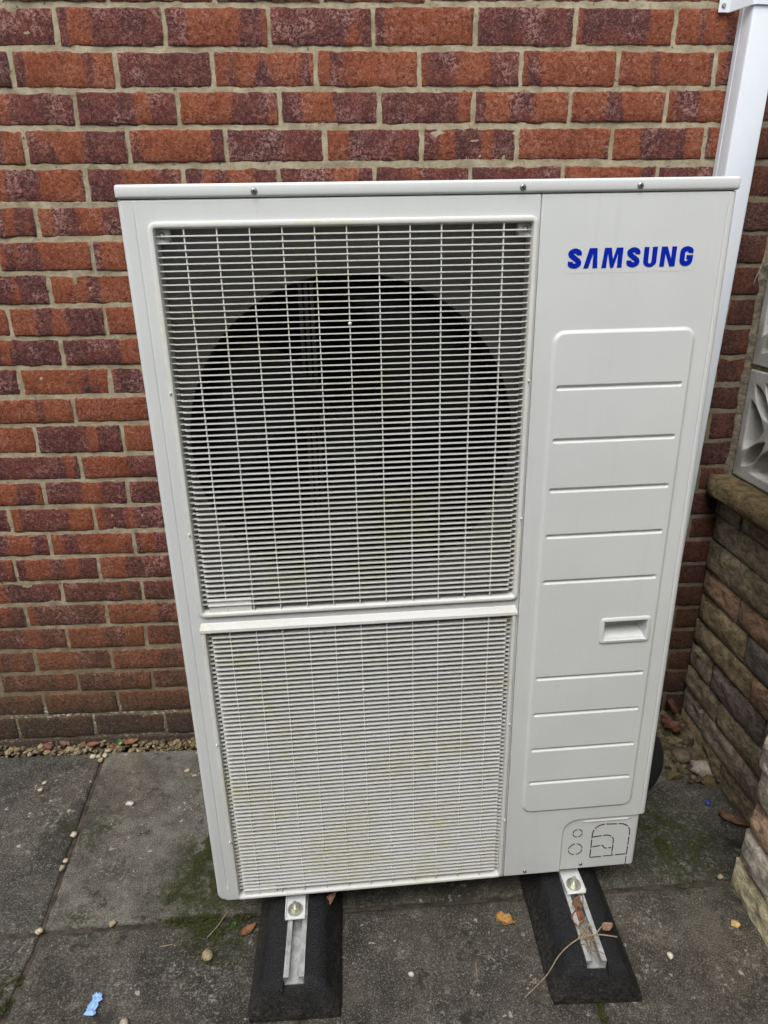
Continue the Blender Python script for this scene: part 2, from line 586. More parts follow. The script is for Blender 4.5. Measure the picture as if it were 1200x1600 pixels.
# ================================================================== SETTING: ground, paving
ground = pyd('ground', [(-80, -80, -0.13), (80, -80, -0.13), (80, 80, -0.13), (-80, 80, -0.13)], [(0, 1, 2, 3)], 'soil')
tag(ground, kind='structure')
paving = box('paving', -3.2, 2.4, -4.6, -0.045, -0.125, GZ - 0.0065, 'soil')
tag(paving, kind='structure')


def slab(quad, tint, seed, tilt=(0, 0), top=GZ):
    a, b, c, d = [Vector((*q, 0)) for q in quad]           # near-left, near-right, far-right, far-left
    n = 26
    g = 0.0045
    cen = (a + b + c + d) / 4
    rnd = random.Random(seed)
    v, f = [], []
    def edge(i):
        t = i / n
        return t
    ts = [0, 0.006, 0.016] + [i / n for i in range(1, n)] + [0.984, 0.994, 1]
    N = len(ts)
    for j, tv in enumerate(ts):
        for i, tu in enumerate(ts):
            p = (a * (1 - tu) + b * tu) * (1 - tv) + (d * (1 - tu) + c * tu) * tv
            p = p + (cen - p).normalized() * g
            e = min(tu, 1 - tu, tv, 1 - tv)
            z = top + 0.0012 * noise.noise(Vector((p.x * 7, p.y * 7, seed))) + 0.0007 * noise.noise(Vector((p.x * 40, p.y * 40, seed)))
            z += tilt[0] * (p.x - cen.x) + tilt[1] * (p.y - cen.y)
            wob = noise.noise(Vector((p.x * 25, p.y * 25, seed + 3.3)))
            if e == 0:
                z -= 0.0060 + 0.0025 * wob
                p = p + (cen - p).normalized() * 0.003 * (wob + 0.6)
            elif e < 0.01:
                z -= 0.0022 + 0.0014 * wob
            v.append((p.x - cen.x, p.y - cen.y, z - top))
    for j in range(N - 1):
        for i in range(N - 1):
            f.append((j * N + i, j * N + i + 1, (j + 1) * N + i + 1, (j + 1) * N + i))
    rim = [i for i in range(N)] + [j * N + N - 1 for j in range(1, N)] + [(N - 1) * N + i for i in range(N - 2, -1, -1)] + [j * N for j in range(N - 2, 0, -1)]
    base = len(v)
    for r_ in rim:
        v.append((v[r_][0], v[r_][1], -0.045))
    L = len(rim)
    for k in range(L):
        f.append((rim[k], base + k, base + (k + 1) % L, rim[(k + 1) % L]))
    o = pyd('paving_slab', v, f, 'slab', paving, True)
    o.data.set_sharp_from_angle(angle=radians(50))
    o.location = (cen.x, cen.y, top)
    o.color = (*tint, 1)
    return o


def jy(x):                      # joint between the first two rows of slabs runs slightly askew to the house
    return -0.633 + 0.029 * x


TINT = [(1, 1, 1), (1.5, 1.5, 1.42), (1.0, 0.98, 0.93), (1.12, 1.1, 1.03), (0.92, 0.93, 0.93)]
row1 = [(-1.86, -1.80), (-1.26, -1.20), (-0.66, -0.60), (-0.060, -0.004), (0.555, 0.59), (1.165, 1.19), (1.735, 1.735)]   # x at wall, x at joint
for i in range(len(row1) - 1):
    t = {3: (1.32, 1.31, 1.25), 2: (0.70, 0.70, 0.68), 5: (0.66, 0.67, 0.61)}.get(i, (0.8, 0.8, 0.76))
    xa, xb = row1[i], row1[i + 1]
    slab([(xa[1], jy(xa[1])), (xb[1], jy(xb[1])), (xb[0], -0.036), (xa[0], -0.036)], t, 10 + i, (0, 0), GZ + (0.002 if i == 3 else 0))
for rw in range(5):
    y1 = -0.598 * rw
    y0 = y1 - 0.598
    sh = [0.0, 0.30, 0.02, 0.28, 0.0][rw]
    k = 0
    xs = [-1.80, -1.20, -0.60, 0.0, 0.595, 1.192, 1.79]
    for a_, b_ in zip(xs[:-1], xs[1:]):
        t = random.choice([(0.74, 0.72, 0.69), (0.82, 0.80, 0.75), (0.68, 0.68, 0.68)])
        if rw == 0 and a_ == 0.0:
            t = (0.76, 0.74, 0.70)
        if rw == 0 and a_ > 1.1:
            t = (0.92, 0.88, 0.78)
        slab([(a_ + sh, jy(a_) + y0), (b_ + sh, jy(b_) + y0), (b_ + sh, jy(b_) + y1), (a_ + sh, jy(a_) + y1)], t, 40 + rw * 10 + k, (0, 0), GZ + random.uniform(-0.001, 0.001))
        k += 1

# added unseen dark box behind the camera, blocks the low sky light
blocker = box('sky_blocker', -6.0, 6.0, -2.85, -2.78, -0.13, 2.30, simple('dark_blocker', (0.07, 0.05, 0.035), 0.8, 0, 0.3, 20))
tag(blocker, kind='structure')

# ================================================================== HOUSE WALL
house_wall = empty('brick_wall', (0.7, 0, 0), 'red and purple rustic brick house wall with pale mortar behind the unit', 'wall')
ZL = [-0.0071, 0.0753, 0.1578, 0.2292, 0.3053, 0.3816, 0.4559, 0.5262, 0.6026, 0.675, 0.751, 0.8231, 0.895, 0.9767, 1.0478, 1.1216, 1.1948, 1.2703, 1.345, 1.4202, 1.4944, 1.574, 1.651, 1.7241, 1.8019, 1.8827]
for k in range(8):
    ZL.append(ZL[-1] + 0.0755)
ZR = {i: 0.0005 * max(0, i - 20) for i in range(40)}
for i in range(22, 40):
    ZR[i] = 0.0052
PERP = {25: [0.108, 0.338, 0.563, 0.79, 1.015, 1.238, 1.463], 24: [-0.001, 0.224, 0.434, 0.662, 0.892, 1.121, 1.342, 1.567], 23: [0.124, 0.35, 0.577, 0.801, 1.017, 1.24, 1.464], 22: [-0.001, 0.23, 0.449, 0.676, 0.898, 1.122, 1.345, 1.567], 21: [0.123, 0.346], 20: [-0.004], 18: [-0.002], 17: [-0.111, 0.12], 16: [0.002], 15: [-0.114, 0.109], 14: [0.007], 13: [-0.103, 0.12], 12: [-0.001], 11: [-0.11, 0.112], 10: [-0.214, 0.011], 9: [-0.121, 0.108], 8: [-0.228, -0.0], 7: [-0.113, 0.111], 6: [-0.227, 0.001], 5: [-0.123, 0.1], 4: [-0.23, -0.008], 3: [-0.119, 0.101], 2: [-0.231, -0.01], 1: [-0.096, 0.12]}


def course_perps(m):
    if m in PERP:
        base = list(PERP[m])
    else:
        base = [0.112 if m % 2 else 0.0]
    rr = random.Random(m)
    while base[0] > -1.9:
        base.insert(0, base[0] - 0.225 + rr.uniform(-0.005, 0.005))
    while base[-1] < 2.75:
        base.append(base[-1] + 0.2245 + rr.uniform(-0.005, 0.005))
    return base


def brick_mesh(seed, jitter=True):
    """Unit brick: x,z in -0.5..0.5 of a 215 x 65 face, y 0 at the face."""
    rnd = random.Random(seed)
    L, H = 0.215, 0.065
    xs = [0, 0.013] + [i / 14 for i in range(1, 14)] + [0.987, 1]
    zs = [0, 0.05, 0.35, 0.65, 0.95, 1]
    nx, nz = len(xs), len(zs)
    v, f = [], []
    s3 = seed * 3.7
    for j, tz in enumerate(zs):
        for i, tx in enumerate(xs):
            x, z = (tx - 0.5) * L, (tz - 0.5) * H
            y = 0.0011 * noise.noise(Vector((x * 30, z * 40, s3)))
            if j in (0, nz - 1):
                z += 0.0034 * noise.noise(Vector((x * 45, z * 5, s3 + 9))) + 0.0016 * noise.noise(Vector((x * 110, z * 5, s3 + 2)))
                y += 0.0022
            elif j in (1, nz - 2):
                y += 0.0002
            if i in (0, nx - 1):
                x += 0.0034 * noise.noise(Vector((x * 3, z * 60, s3 + 5)))
                y += 0.0020
            v.append((x, y, z))
    for j in range(nz - 1):
        for i in range(nx - 1):
            f.append((j * nx + i, j * nx + i + 1, (j + 1) * nx + i + 1, (j + 1) * nx + i))
    rim = [i for i in range(nx)] + [j * nx + nx - 1 for j in range(1, nz)] + [(nz - 1) * nx + i for i in range(nx - 2, -1, -1)] + [j * nx for j in range(nz - 2, 0, -1)]
    b0 = len(v)
    for r_ in rim:
        v.append((v[r_][0], 0.03, v[r_][2]))
    for k in range(len(rim)):
        f.append((rim[k], b0 + k, b0 + (k + 1) % len(rim), rim[(k + 1) % len(rim)]))
    me = bpy.data.meshes.new('brick')
    me.from_pydata(v, [], f)
    me.materials.append(M['brick'])
    for p in me.polygons:
        p.use_smooth = True
    me.update()
    return me


BR = [brick_mesh(s) for s in range(14)]
stuff_v, stuff_f = [], []
HW = house_wall.location
for m in range(-1, 32):
    if m >= 1 and m < len(ZL):
        z0, z1 = ZL[m - 1], ZL[m]
    elif m == 0:
        z0, z1 = -0.082, ZL[0]
    elif m < 0:
        continue
    else:
        continue
    ps = course_perps(m)
    rr = random.Random(100 + m)
    for a_, b_ in zip(ps[:-1], ps[1:]):
        xm = (a_ + b_) / 2
        tl = ZR.get(m, 0) * (xm + 0.4) / 1.9
        zb, zt = z0 + tl + 0.0054 + rr.uniform(-0.0012, 0.0012), z1 + tl - 0.0054 + rr.uniform(-0.0012, 0.0012)
        ln = (b_ - a_) - 0.0095
        me = rr.choice(BR)
        yo = rr.uniform(-0.0018, 0.0018)
        sx, sz = ln / 0.215, (zt - zb) / 0.065
        flip = rr.choice((1, -1))
        zm = (zb + zt) / 2
        visible = 1 <= m <= 26 and -0.66 < xm < 1.98 and not (0.53 < xm < 1.40 and 0.14 < zm < 1.43)
        if -0.40 - 0.14 * (zm / 1.9 - 1) * -1 > xm + 0.12 and zm < 1.0:
            visible = False
        rot = rr.uniform(-0.006, 0.006)
        if visible:
            o = bpy.data.objects.new('brick', me)
            COL.objects.link(o)
            o.parent = house_wall
            o.location = (xm - HW.x, yo, zm)
            o.scale = (sx, 1, sz)
            o.rotation_euler = (0, rot, 0)
        else:
            b0 = len(stuff_v)
            for q in me.vertices:
                stuff_v.append((q.co.x * sx + xm - HW.x, q.co.y + yo, q.co.z * sz + zm))
            for p in me.polygons:
                stuff_f.append(tuple(i + b0 for i in p.vertices))
o = pyd('bricks', stuff_v, stuff_f, 'brick', house_wall, True)
tag(o, kind='stuff')

# mortar sheet, trowelled slightly behind the brick faces
v, f = [], []
xs = [-1.9 + 0.008 * i for i in range(int(4.6 / 0.008))]
zs = [-0.12 + 0.008 * i for i in range(int(2.7 / 0.008))]
for z in zs:
    for x in xs:
        y = 0.0028 + 0.0016 * noise.noise(Vector((x * 22, z * 40, 1))) + 0.0012 * noise.noise(Vector((x * 90, z * 110, 4)))
        v.append((x - HW.x, y, z))
nx = len(xs)
for j in range(len(zs) - 1):
    for i in range(nx - 1):
        f.append((j * nx + i, j * nx + i + 1, (j + 1) * nx + i + 1, (j + 1) * nx + i))
pyd('mortar', v, f, 'mortar', house_wall, True)
box('wall_core', -2.6, 2.0, 0.02, 0.30, -0.12, 2.46, 'mortar', house_wall)

# ================================================================== GARDEN WALL on the right, running out from the house
def rock_block(name, size, amp, seed, parent, loc, col, faces='-x', cuts=(4, 12, 6), worn=0.010, mat='stone'):
    sx, sy, sz = size
    nx, ny, nz = cuts
    v, idx, f = [], {}, []
    def vert(i, j, k):
        key = (i, j, k)
        if key in idx:
            return idx[key]
        p = Vector((i / nx - 0.5, j / ny - 0.5, k / nz - 0.5))
        q = Vector((p.x * sx, p.y * sy, p.z * sz))
        # how far from the long edges, to round and chip them
        ey = 0.5 - abs(p.y)
        ez = 0.5 - abs(p.z)
        ex_ = 0.5 - abs(p.x)
        s = Vector((loc[0] + q.x, loc[1] + q.y, (loc[2] + q.z) * 1.9)) * 1.0
        r1 = noise.fractal(s * 17 + Vector((seed, 0, 0)), 0.8, 2.1, 4)
        r2 = noise.ridged_multi_fractal(s * 9 + Vector((0, seed, 0)), 0.9, 2.0, 4, 1.0, 2.0) - 1.0
        d = amp * (0.55 * r1 + 0.45 * r2)
        if '-x' in faces and i == 0:
            e = min(ey * sy, ez * sz)
            q.x -= d * sstep(0, 0.02, e) - worn * (1 - sstep(0, worn * 1.4, e))
        if '-y' in faces and j == 0:
            e = min(ex_ * sx, ez * sz)
            q.y -= d * sstep(0, 0.02, e) - worn * (1 - sstep(0, worn * 1.4, e))
        if '+y' in faces and j == ny:
            e = min(ex_ * sx, ez * sz)
            q.y += d * sstep(0, 0.02, e) - worn * (1 - sstep(0, worn * 1.4, e))
        q.z += 0.004 * noise.noise(s * 14 + Vector((0, 0, seed))) * (1 if k in (0, nz) else 0)
        idx[key] = len(v)
        v.append(q)
        return idx[key]
    for j in range(ny):
        for k in range(nz):
            f.append((vert(0, j, k), vert(0, j, k + 1), vert(0, j + 1, k + 1), vert(0, j + 1, k)))
            f.append((vert(nx, j, k), vert(nx, j + 1, k), vert(nx, j + 1, k + 1), vert(nx, j, k + 1)))
    for i in range(nx):
        for k in range(nz):
            f.append((vert(i, 0, k), vert(i + 1, 0, k), vert(i + 1, 0, k + 1), vert(i, 0, k + 1)))
            f.append((vert(i, ny, k), vert(i, ny, k + 1), vert(i + 1, ny, k + 1), vert(i + 1, ny, k)))
    for i in range(nx):
        for j in range(ny):
            f.append((vert(i, j, 0), vert(i, j + 1, 0), vert(i + 1, j + 1, 0), vert(i + 1, j, 0)))
            f.append((vert(i, j, nz), vert(i + 1, j, nz), vert(i + 1, j + 1, nz), vert(i, j + 1, nz)))
    o = pyd(name, v, f, mat, parent, True)
    o.data.set_sharp_from_angle(angle=radians(55))
    o.location = Vector(loc) - parent.location
    o.color = (*[q * 1.75 for q in col], 1)
    return o


garden_wall = empty('garden_wall', (1.80, -0.5, GZ), 'low rock-faced stone garden wall topped with pierced grey screen blocks', 'wall')
GW = garden_wall.location
WX = 1.738
cols = [(0.155, 0.125, 0.078), (0.115, 0.105, 0.098), (0.17, 0.115, 0.080), (0.135, 0.118, 0.080), (0.105, 0.092, 0.088), (0.15, 0.135, 0.098), (0.165, 0.142, 0.115), (0.09, 0.088, 0.096)]
rr = random.Random(5)
zc = -0.075
hts = [0.10, 0.082, 0.078, 0.088, 0.075, 0.086, 0.080, 0.090, 0.078, 0.065]
sc = 0
for ci, h in enumerate(hts):
    z1 = min(zc + h, 0.742)
    y = -0.002
    first = True
    while y > -1.75:
        ln = rr.choice((0.26, 0.33, 0.40, 0.46)) if not first else rr.choice((0.13, 0.19, 0.25, 0.31))
        first = False
        y1 = max(y - ln, -1.76)
        if y - y1 > 0.05:
            rock_block('walling_stone', (0.05, (y - y1) - 0.008, (z1 - zc) - 0.005), 0.012, sc * 1.7, garden_wall,
                       (WX + 0.025 + rr.uniform(-0.004, 0.004), (y + y1) / 2, (zc + z1) / 2), rr.choice(cols), worn=0.006)
            sc += 1
        y = y1
    zc = z1
bm = bmesh.new()
add_box(bm, WX + 0.012 - GW.x, WX + 0.20 - GW.x, -1.77 - GW.y, -0.002 - GW.y, -0.12 - GW.z, 0.744 - GW.z)
o = bmo('mortar', bm, 'stone', garden_wall)
o.color = (0.12, 0.11, 0.085, 1)
# coping
y = -0.003
k = 0
for ln in (0.60, 0.60, 0.55):
    rock_block('coping_stone', (0.27, ln - 0.008, 0.056), 0.010, 60 + k * 2.1, garden_wall, (1.695 + 0.135, y - ln / 2, 0.773), (0.080, 0.062, 0.032), "-x", (8, 24, 4), 0.012)
    y -= ln
    k += 1
# screen blocks
def vesica(ax, az, bx, bz, sag, n=10):
    a, b = Vector((ax, az)), Vector((bx, bz))
    d = (b - a)
    nrm = Vector((-d.y, d.x)).normalized()
    out = []
    for i in range(n):
        t = i / n
        out.append(a + d * t + nrm * sag * 4 * t * (1 - t))
    for i in range(n):
        t = 1 - i / n
        out.append(a + d * t - nrm * sag * 4 * t * (1 - t))
    return [(p.x, p.y) for p in out]


S = 0.287
outl = [rrect(-S / 2, S / 2, -S / 2, S / 2, 0.006, 2)]
for sx in (1, -1):
    for sz in (1, -1):
        outl.append(vesica(0.026 * sx, 0.026 * sz, 0.108 * sx, 0.108 * sz, 0.0185))
for q in range(4):
    a = q * pi / 2
    tri = []
    side = [(0.116, t) for t in (-0.066, -0.035, 0, 0.035, 0.066)]
    def arc(p, c, b, n=7):
        return [((1 - t) ** 2 * p[0] + 2 * t * (1 - t) * c[0] + t * t * b[0], (1 - t) ** 2 * p[1] + 2 * t * (1 - t) * c[1] + t * t * b[1]) for t in [i / n for i in range(1, n)]]
    tri = side + arc((0.116, 0.066), (0.066, 0.046), (0.040, 0.0)) + [(0.040, 0.0)] + arc((0.040, 0.0), (0.066, -0.046), (0.116, -0.066))
    outl.append([(x * cos(a) - z * sin(a), x * sin(a) + z * cos(a)) for x, z in tri])
sb = shape2d('screen_block', outl, 0.09, 0.004, 'concrete', garden_wall)
sb_me = sb.data
# recessed web in the middle so that the ribs read as relief, as in cast blocks
first = True
for r_ in range(3):
    for c_ in range(6):
        o = sb if first else bpy.data.objects.new('screen_block', sb_me)
        if not first:
            COL.objects.link(o)
            o.parent = garden_wall
        first = False
        # block front (y=0 local) faces -x
        o.rotation_euler = (0, 0, -pi / 2)
        o.location = Vector((1.762, -0.022 - S / 2 - c_ * 0.298, 0.806 + S / 2 + r_ * 0.297)) - GW
for r_ in range(3):
    bm = bmesh.new()
    add_box(bm, 1.7645 - GW.x, 1.849 - GW.x, -1.80 - GW.y, -0.004 - GW.y, 0.7965 + r_ * 0.297 - GW.z, 0.8065 + r_ * 0.297 - GW.z)
    o = bmo('mortar_bed', bm, 'stone', garden_wall)
    o.color = (0.14, 0.125, 0.06, 1)

v, f = [], []
for i in range(90):
    z = 0.79 + i * 0.01
    n1 = noise.noise(Vector((z * 14, 2, 5)))
    n2 = noise.noise(Vector((z * 37, 7, 1)))
    wL = max(0.0, 0.002 + 0.022 * max(0, n1 - 0.1) + 0.006 * n2)
    for (x, y) in ((1.768, -0.022), (1.764 - 0.3 * wL, -0.010 + 0.003 * n2), (1.760 - wL, -0.0035), (1.758 - wL, 0.004)):
        v.append((x - GW.x, y - GW.y, z - GW.z))
for i in range(89):
    for k in range(3):
        f.append((i * 4 + k, i * 4 + k + 1, i * 4 + k + 5, i * 4 + k + 4))
o = pyd('mortar_fillet', v, f, 'stone', garden_wall, True)
o.color = (0.22, 0.20, 0.16, 1)

stone_pier = empty('stone_pier', (1.75, -0.77, GZ), 'pinkish buff stone pier standing forward of the garden wall at right edge', 'pier')
zc = -0.075
pc = [tuple(q * 1.0 for q in c_) for c_ in [(0.30, 0.275, 0.19), (0.28, 0.265, 0.235), (0.33, 0.225, 0.165), (0.31, 0.275, 0.235), (0.30, 0.27, 0.24), (0.27, 0.23, 0.18)]]
for ci in range(18):
    h = [0.098, 0.092, 0.086, 0.088, 0.09, 0.086][ci % 6] + (0.012 if ci == 0 else 0)
    off = [0, 0.006, 0.014, 0.010, 0.004, 0.012][ci % 6]
    rock_block('pier_stone', (0.29, 0.40 - off, h - 0.006), 0.016, 130 + ci * 2.3, stone_pier, (1.598 + off * 0.6 + 0.145, -0.572 - off - (0.40 - off) / 2, zc + h / 2), pc[ci % 6], '-x-y+y', (10, 18, 7), 0.009)
    zc += h
bm = bmesh.new()
add_box(bm, 1.625 - 1.75, 1.88 - 1.75, -0.955 + 0.77, -0.60 + 0.77, -0.09 - GZ, zc - 0.02 - GZ)
o = bmo('mortar', bm, 'stone', stone_pier)
o.color = (0.26, 0.24, 0.19, 1)

# ================================================================== HEAT PUMP UNIT
unit = empty('heat_pump_unit', (0, 0, 0), 'tall cream outdoor heat pump unit with two slatted grilles and blue lettering', 'heat pump')
EX = Vector((0.9993087, 0.0356076, 0.0106833))
EZ = Vector((-0.0106766, -0.0003804, 0.9999429))
EY = EZ.cross(EX).normalized()
EX = EY.cross(EZ).normalized()
um = Matrix((EX, EY, EZ)).transposed().to_4x4()
um.translation = Vector((0.404655, -0.663148, 0.066538))
unit.matrix_world = um
W, H, D = 0.94, 1.4076, 0.33


def lines(a, b, step, feats, fine=0.0012, half=0.008):
    s = set()
    n = int((b - a) / step)
    for i in range(n + 1):
        s.add(round(a + (b - a) * i / n, 5))
    for q in feats:
        h_ = half
        x = q - h_
        while x <= q + h_ + 1e-9:
            if a < x < b:
                s.add(round(x, 5))
            x += fine
    out = []
    for x in sorted(s):
        if not out or x - out[-1] > fine * 0.45:
            out.append(x)
    out[-1] = b
    return out


def panel(name, xs, zs, hf, hole, mat, parent):
    v, f = [], []
    nx = len(xs)
    for z in zs:
        for x in xs:
            v.append((x, hf(x, z), z))
    for j in range(len(zs) - 1):
        for i in range(nx - 1):
            if hole((xs[i] + xs[i + 1]) / 2, (zs[j] + zs[j + 1]) / 2):
                continue
            f.append((j * nx + i, j * nx + i + 1, (j + 1) * nx + i + 1, (j + 1) * nx + i))
    o = pyd(name, v, f, mat, parent, True)
    bm = bmesh.new(); bm.from_mesh(o.data)
    bmesh.ops.delete(bm, geom=[q for q in bm.verts if not q.link_faces], context='VERTS')
    bm.to_mesh(o.data); bm.free()
    return o


def rnd_edge(d, r):              # quarter-round falling back at a vertical edge, d = distance from the edge
    if d >= r:
        return 0.0
    d = max(d, 0)
    return r - math.sqrt(max(r * r - (r - d) ** 2, 0))


# --- fan panel (left two thirds)
UG = (0.040, 0.626, 0.699, 1.357)        # upper grille frame x0 x1 z0 z1
LG = (0.040, 0.625, 0.006, 0.676)        # lower grille frame
R_E = 0.009


def h_fan(x, z):
    y = rnd_edge(x, R_E)
    # rounded bottom left corner
    if x < 0.018 and z < 0.018:
        d = 0.018 - math.hypot(0.018 - x, 0.018 - z)
        y = max(y, rnd_edge(d, R_E) if d > 0 else 0.02)
    if 0.035 < z < 1.372:
        y += 0.0013 * (1 - sstep(0.0, 0.0022, abs(x - 0.0235)))
    if z > 1.384:
        y += rnd_edge(1.3876 - z, 0.003)
    if z < 0.004:
        y += rnd_edge(z, 0.004)
    if x > 0.627:
        y += rnd_edge(0.6298 - x, 0.002)
    return y


fx = lines(0.0, 0.6298, 0.03, [0.0235, 0.004, 0.628], 0.0008, 0.004)
fx += [0.0005, 0.001, 0.002, 0.011, 0.014, 0.046, 0.620]
fx = sorted(set(fx + [i * 0.0007 for i in range(28)]))
fz = sorted(set(lines(0.0, 1.3876, 0.03, [1.3855, 0.003, 0.03, 0.015], 0.0012, 0.006) + [0.012, 0.670, 0.705, 1.351] + [i * 0.0007 for i in range(28)]))


def hole_fan(x, z):
    if 0.046 < x < 0.620 and (0.012 < z < 0.670 or 0.705 < z < 1.351):
        return True
    return math.hypot(0.018 - x, 0.018 - z) > 0.0183 and x < 0.018 and z < 0.018


panel('fan_panel', fx, fz, h_fan, hole_fan, 'paint', unit)

# --- service panel (right third)
GR = [1.092, 1.001, 0.911, 0.823, 0.731, 0.520, 0.4345, 0.347, 0.262]
EMB = (0.660, 0.9035, 0.180, 1.186)
HND = (0.7925, 0.8885, 0.594, 0.646)


def sd_rrect(x, z, x0, x1, z0, z1, r):
    cx, cz = (x0 + x1) / 2, (z0 + z1) / 2
    qx, qz = abs(x - cx) - (x1 - x0) / 2 + r, abs(z - cz) - (z1 - z0) / 2 + r
    return math.hypot(max(qx, 0), max(qz, 0)) + min(max(qx, qz), 0) - r


def h_srv(x, z):
    y = 0.0
    y += -0.0034 * (1 - sstep(-0.007, 0.0, sd_rrect(x, z, *EMB, 0.022)))
    for g in GR:
        if abs(z - g) < 0.02:
            d = sd_rrect(x, z, 0.671, 0.890, g - 0.0048, g + 0.0048, 0.0047)
            y += 0.0042 * (1 - sstep(-0.0042, 0.0, d))
    # pipe cover corner sits back from the panel
    zc_ = 0.150
    d = sd_rrect(x, z, 0.756, 1.20, -0.40, zc_, 0.036)
    y += 0.0042 * (1 - sstep(-0.0025, 0.0, d))
    # small pressed ledge along the top of the cover
    d2 = sd_rrect(x, z, 0.800, 0.905, 0.134, 0.141, 0.003)
    y -= 0.0018 * (1 - sstep(-0.003, 0.0, d2))
    xr = W if z > 0.151 else 0.931
    y += rnd_edge(xr - x, R_E)
    if 0.165 < z < 1.372:
        y += 0.0013 * (1 - sstep(0.0, 0.0022, abs(x - 0.9275)))
    if z > 1.384:
        y += rnd_edge(1.3876 - z, 0.003)
    if x < 0.634:
        y += rnd_edge(x - 0.6304, 0.002)
    if z < 0.004:
        y += rnd_edge(z, 0.004)
    return y


sx_ = lines(0.6304, W, 0.012, [0.6325, 0.6635, 0.674, 0.887, 0.900, 0.9275, 0.936], 0.0010, 0.0048)
sx_ += lines(0.750, 0.80, 0.0016, [])
sx_ += [HND[0], HND[1], 0.931, 0.9305, 0.930, 0.9285, 0.9395, 0.939, 0.938]
sx_ = sorted(set(round(q, 5) for q in sx_))
sz_ = lines(0.0, 1.3876, 0.014, GR + [1.1825, 0.1835, 1.3855, 0.137, 0.149, 0.003], 0.0008, 0.0060)
sz_ += lines(0.105, 0.155, 0.0016, []) + lines(0.18, 0.205, 0.002, []) + lines(1.160, 1.186, 0.002, [])
sz_ += [HND[2], HND[3], 0.151, 0.1515]
sz_ = sorted(set(round(q, 5) for q in sz_))
srv = panel('service_panel', sx_, sz_, h_srv,
            lambda x, z: (HND[0] < x < HND[1] and HND[2] < z < HND[3]) or (z < 0.151 and x > 0.931), 'paint', unit)
sweep_rect('handle_rim', [(-0.0025, 0.001), (-0.0020, -0.0048), (-0.0005, -0.0060), (0.0048, -0.0060), (0.0060, -0.0048), (0.0064, 0.024), (0.002, 0.024)], HND[0], HND[1], HND[2], HND[3], 0.006, 'paint', srv)
# pocket of the handle, floor sloping out
x0, x1, z0, z1 = HND[0] + 0.004, HND[1] - 0.004, HND[2] + 0.004, HND[3] - 0.004
pyd('handle_pocket', [(x0, 0.0, z0), (x1, 0.0, z0), (x1 - 0.006, 0.026, z0 + 0.016), (x0 + 0.006, 0.026, z0 + 0.016), (x0, 0.0, z1), (x1, 0.0, z1), (x1 - 0.004, 0.030, z1 + 0.004), (x0 + 0.004, 0.030, z1 + 0.004)],
    [(0, 1, 2, 3), (3, 2, 6, 7), (0, 3, 7, 4), (1, 5, 6, 2), (4, 7, 6, 5)], 'paint', srv)

# knock-out slots of the pipe cover, their shade laid on as dark strips
bmk = bmesh.new()


def slot_shade(p, q, w=0.0022, y=0.0036):
    p, q = Vector(p), Vector(q)
    d = (q - p)
    if d.length < 1e-6:
        return
    n = Vector((-d.y, d.x)).normalized() * w / 2
    pts = [p + n, p - n, q - n, q + n]
    a = [bmk.verts.new((t.x, y, t.y)) for t in pts]
    b = [bmk.verts.new((t.x, y + 0.0012, t.y)) for t in pts]
    bmk.faces.new(a); bmk.faces.new(b[::-1])
    for i in range(4):
        bmk.faces.new((a[i], b[i], b[(i + 1) % 4], a[(i + 1) % 4]))


def dashed(pts, gap=0.004, dash=0.024):
    # pts polyline, walk along it leaving small tie gaps
    acc = 0.0
    for p, q in zip(pts[:-1], pts[1:]):
        p, q = Vector(p), Vector(q)
        L = (q - p).length
        t = 0.0
        while t < L - 1e-6:
            cyc = acc % (dash + gap)
            if cyc < dash - 1e-6:
                step = min(dash - cyc, L - t)
                slot_shade(p + (q - p) * (t / L), p + (q - p) * ((t + step) / L))
            else:
                step = min(dash + gap - cyc, L - t)
            step = max(step, 1e-4)
            t += step
            acc += step


def ring(cx, cz, r):
    for a0 in (8, 98, 188, 278):
        pts = [(cx + r * cos(radians(a0 + i * 9.25)), cz + r * sin(radians(a0 + i * 9.25))) for i in range(9)]
        for p, q in zip(pts[:-1], pts[1:]):
            slot_shade(p, q, 0.0018)


ring(0.792, 0.106, 0.0105)
ring(0.7905, 0.060, 0.0155)
# big arch
arch = [(0.826, 0.032), (0.826, 0.100)] + [(0.826 + 0.026 - 0.026 * cos(radians(a)), 0.100 + 0.026 * sin(radians(a))) for a in range(15, 91, 15)]
arch += [(0.885, 0.124)] + [(0.885 + 0.026 * sin(radians(a)), 0.098 + 0.026 * cos(radians(a))) for a in range(15, 91, 15)] + [(0.9105, 0.032)]
dashed(arch)
dashed([(0.828, 0.032), (0.9105, 0.034)])
dashed([(0.828, 0.092), (0.858, 0.094)] + [(0.858 + 0.018 * sin(radians(a)), 0.076 + 0.018 * cos(radians(a))) for a in range(15, 91, 15)] + [(0.876, 0.036)], 0.0035, 0.02)
dashed([(0.829, 0.063), (0.852, 0.065), (0.858, 0.056), (0.873, 0.056)], 0.003, 0.018)
slot_shade((0.9105, 0.003), (0.9105, 0.026), 0.0018)
bmesh.ops.recalc_face_normals(bmk, faces=bmk.faces)
bmo('knockout_shade_strips', bmk, 'slot_shade', srv)

# --- logo on a clear film
film = shape2d('logo_film', [rrect(0.671, 0.8875, 1.272, 1.315, 0.002, 2)], 0.0003, 0.00005, 'paint', unit)
film.location = (0, -0.0002, 0)


def stroke(path, t0, n=8):
    P_ = [Vector(p) for p in path]
    sp = smooth_path([(p.x, p.y, 0) for p in P_], n)
    l_, r_ = [], []
    for i, p in enumerate(sp):
        d = (sp[min(i + 1, len(sp) - 1)] - sp[max(i - 1, 0)]).normalized()
        nn = Vector((-d.y, d.x, 0)) * t0 / 2
        l_.append(p + nn); r_.append(p - nn)
    return [(p.x, p.y) for p in l_ + r_[::-1]]


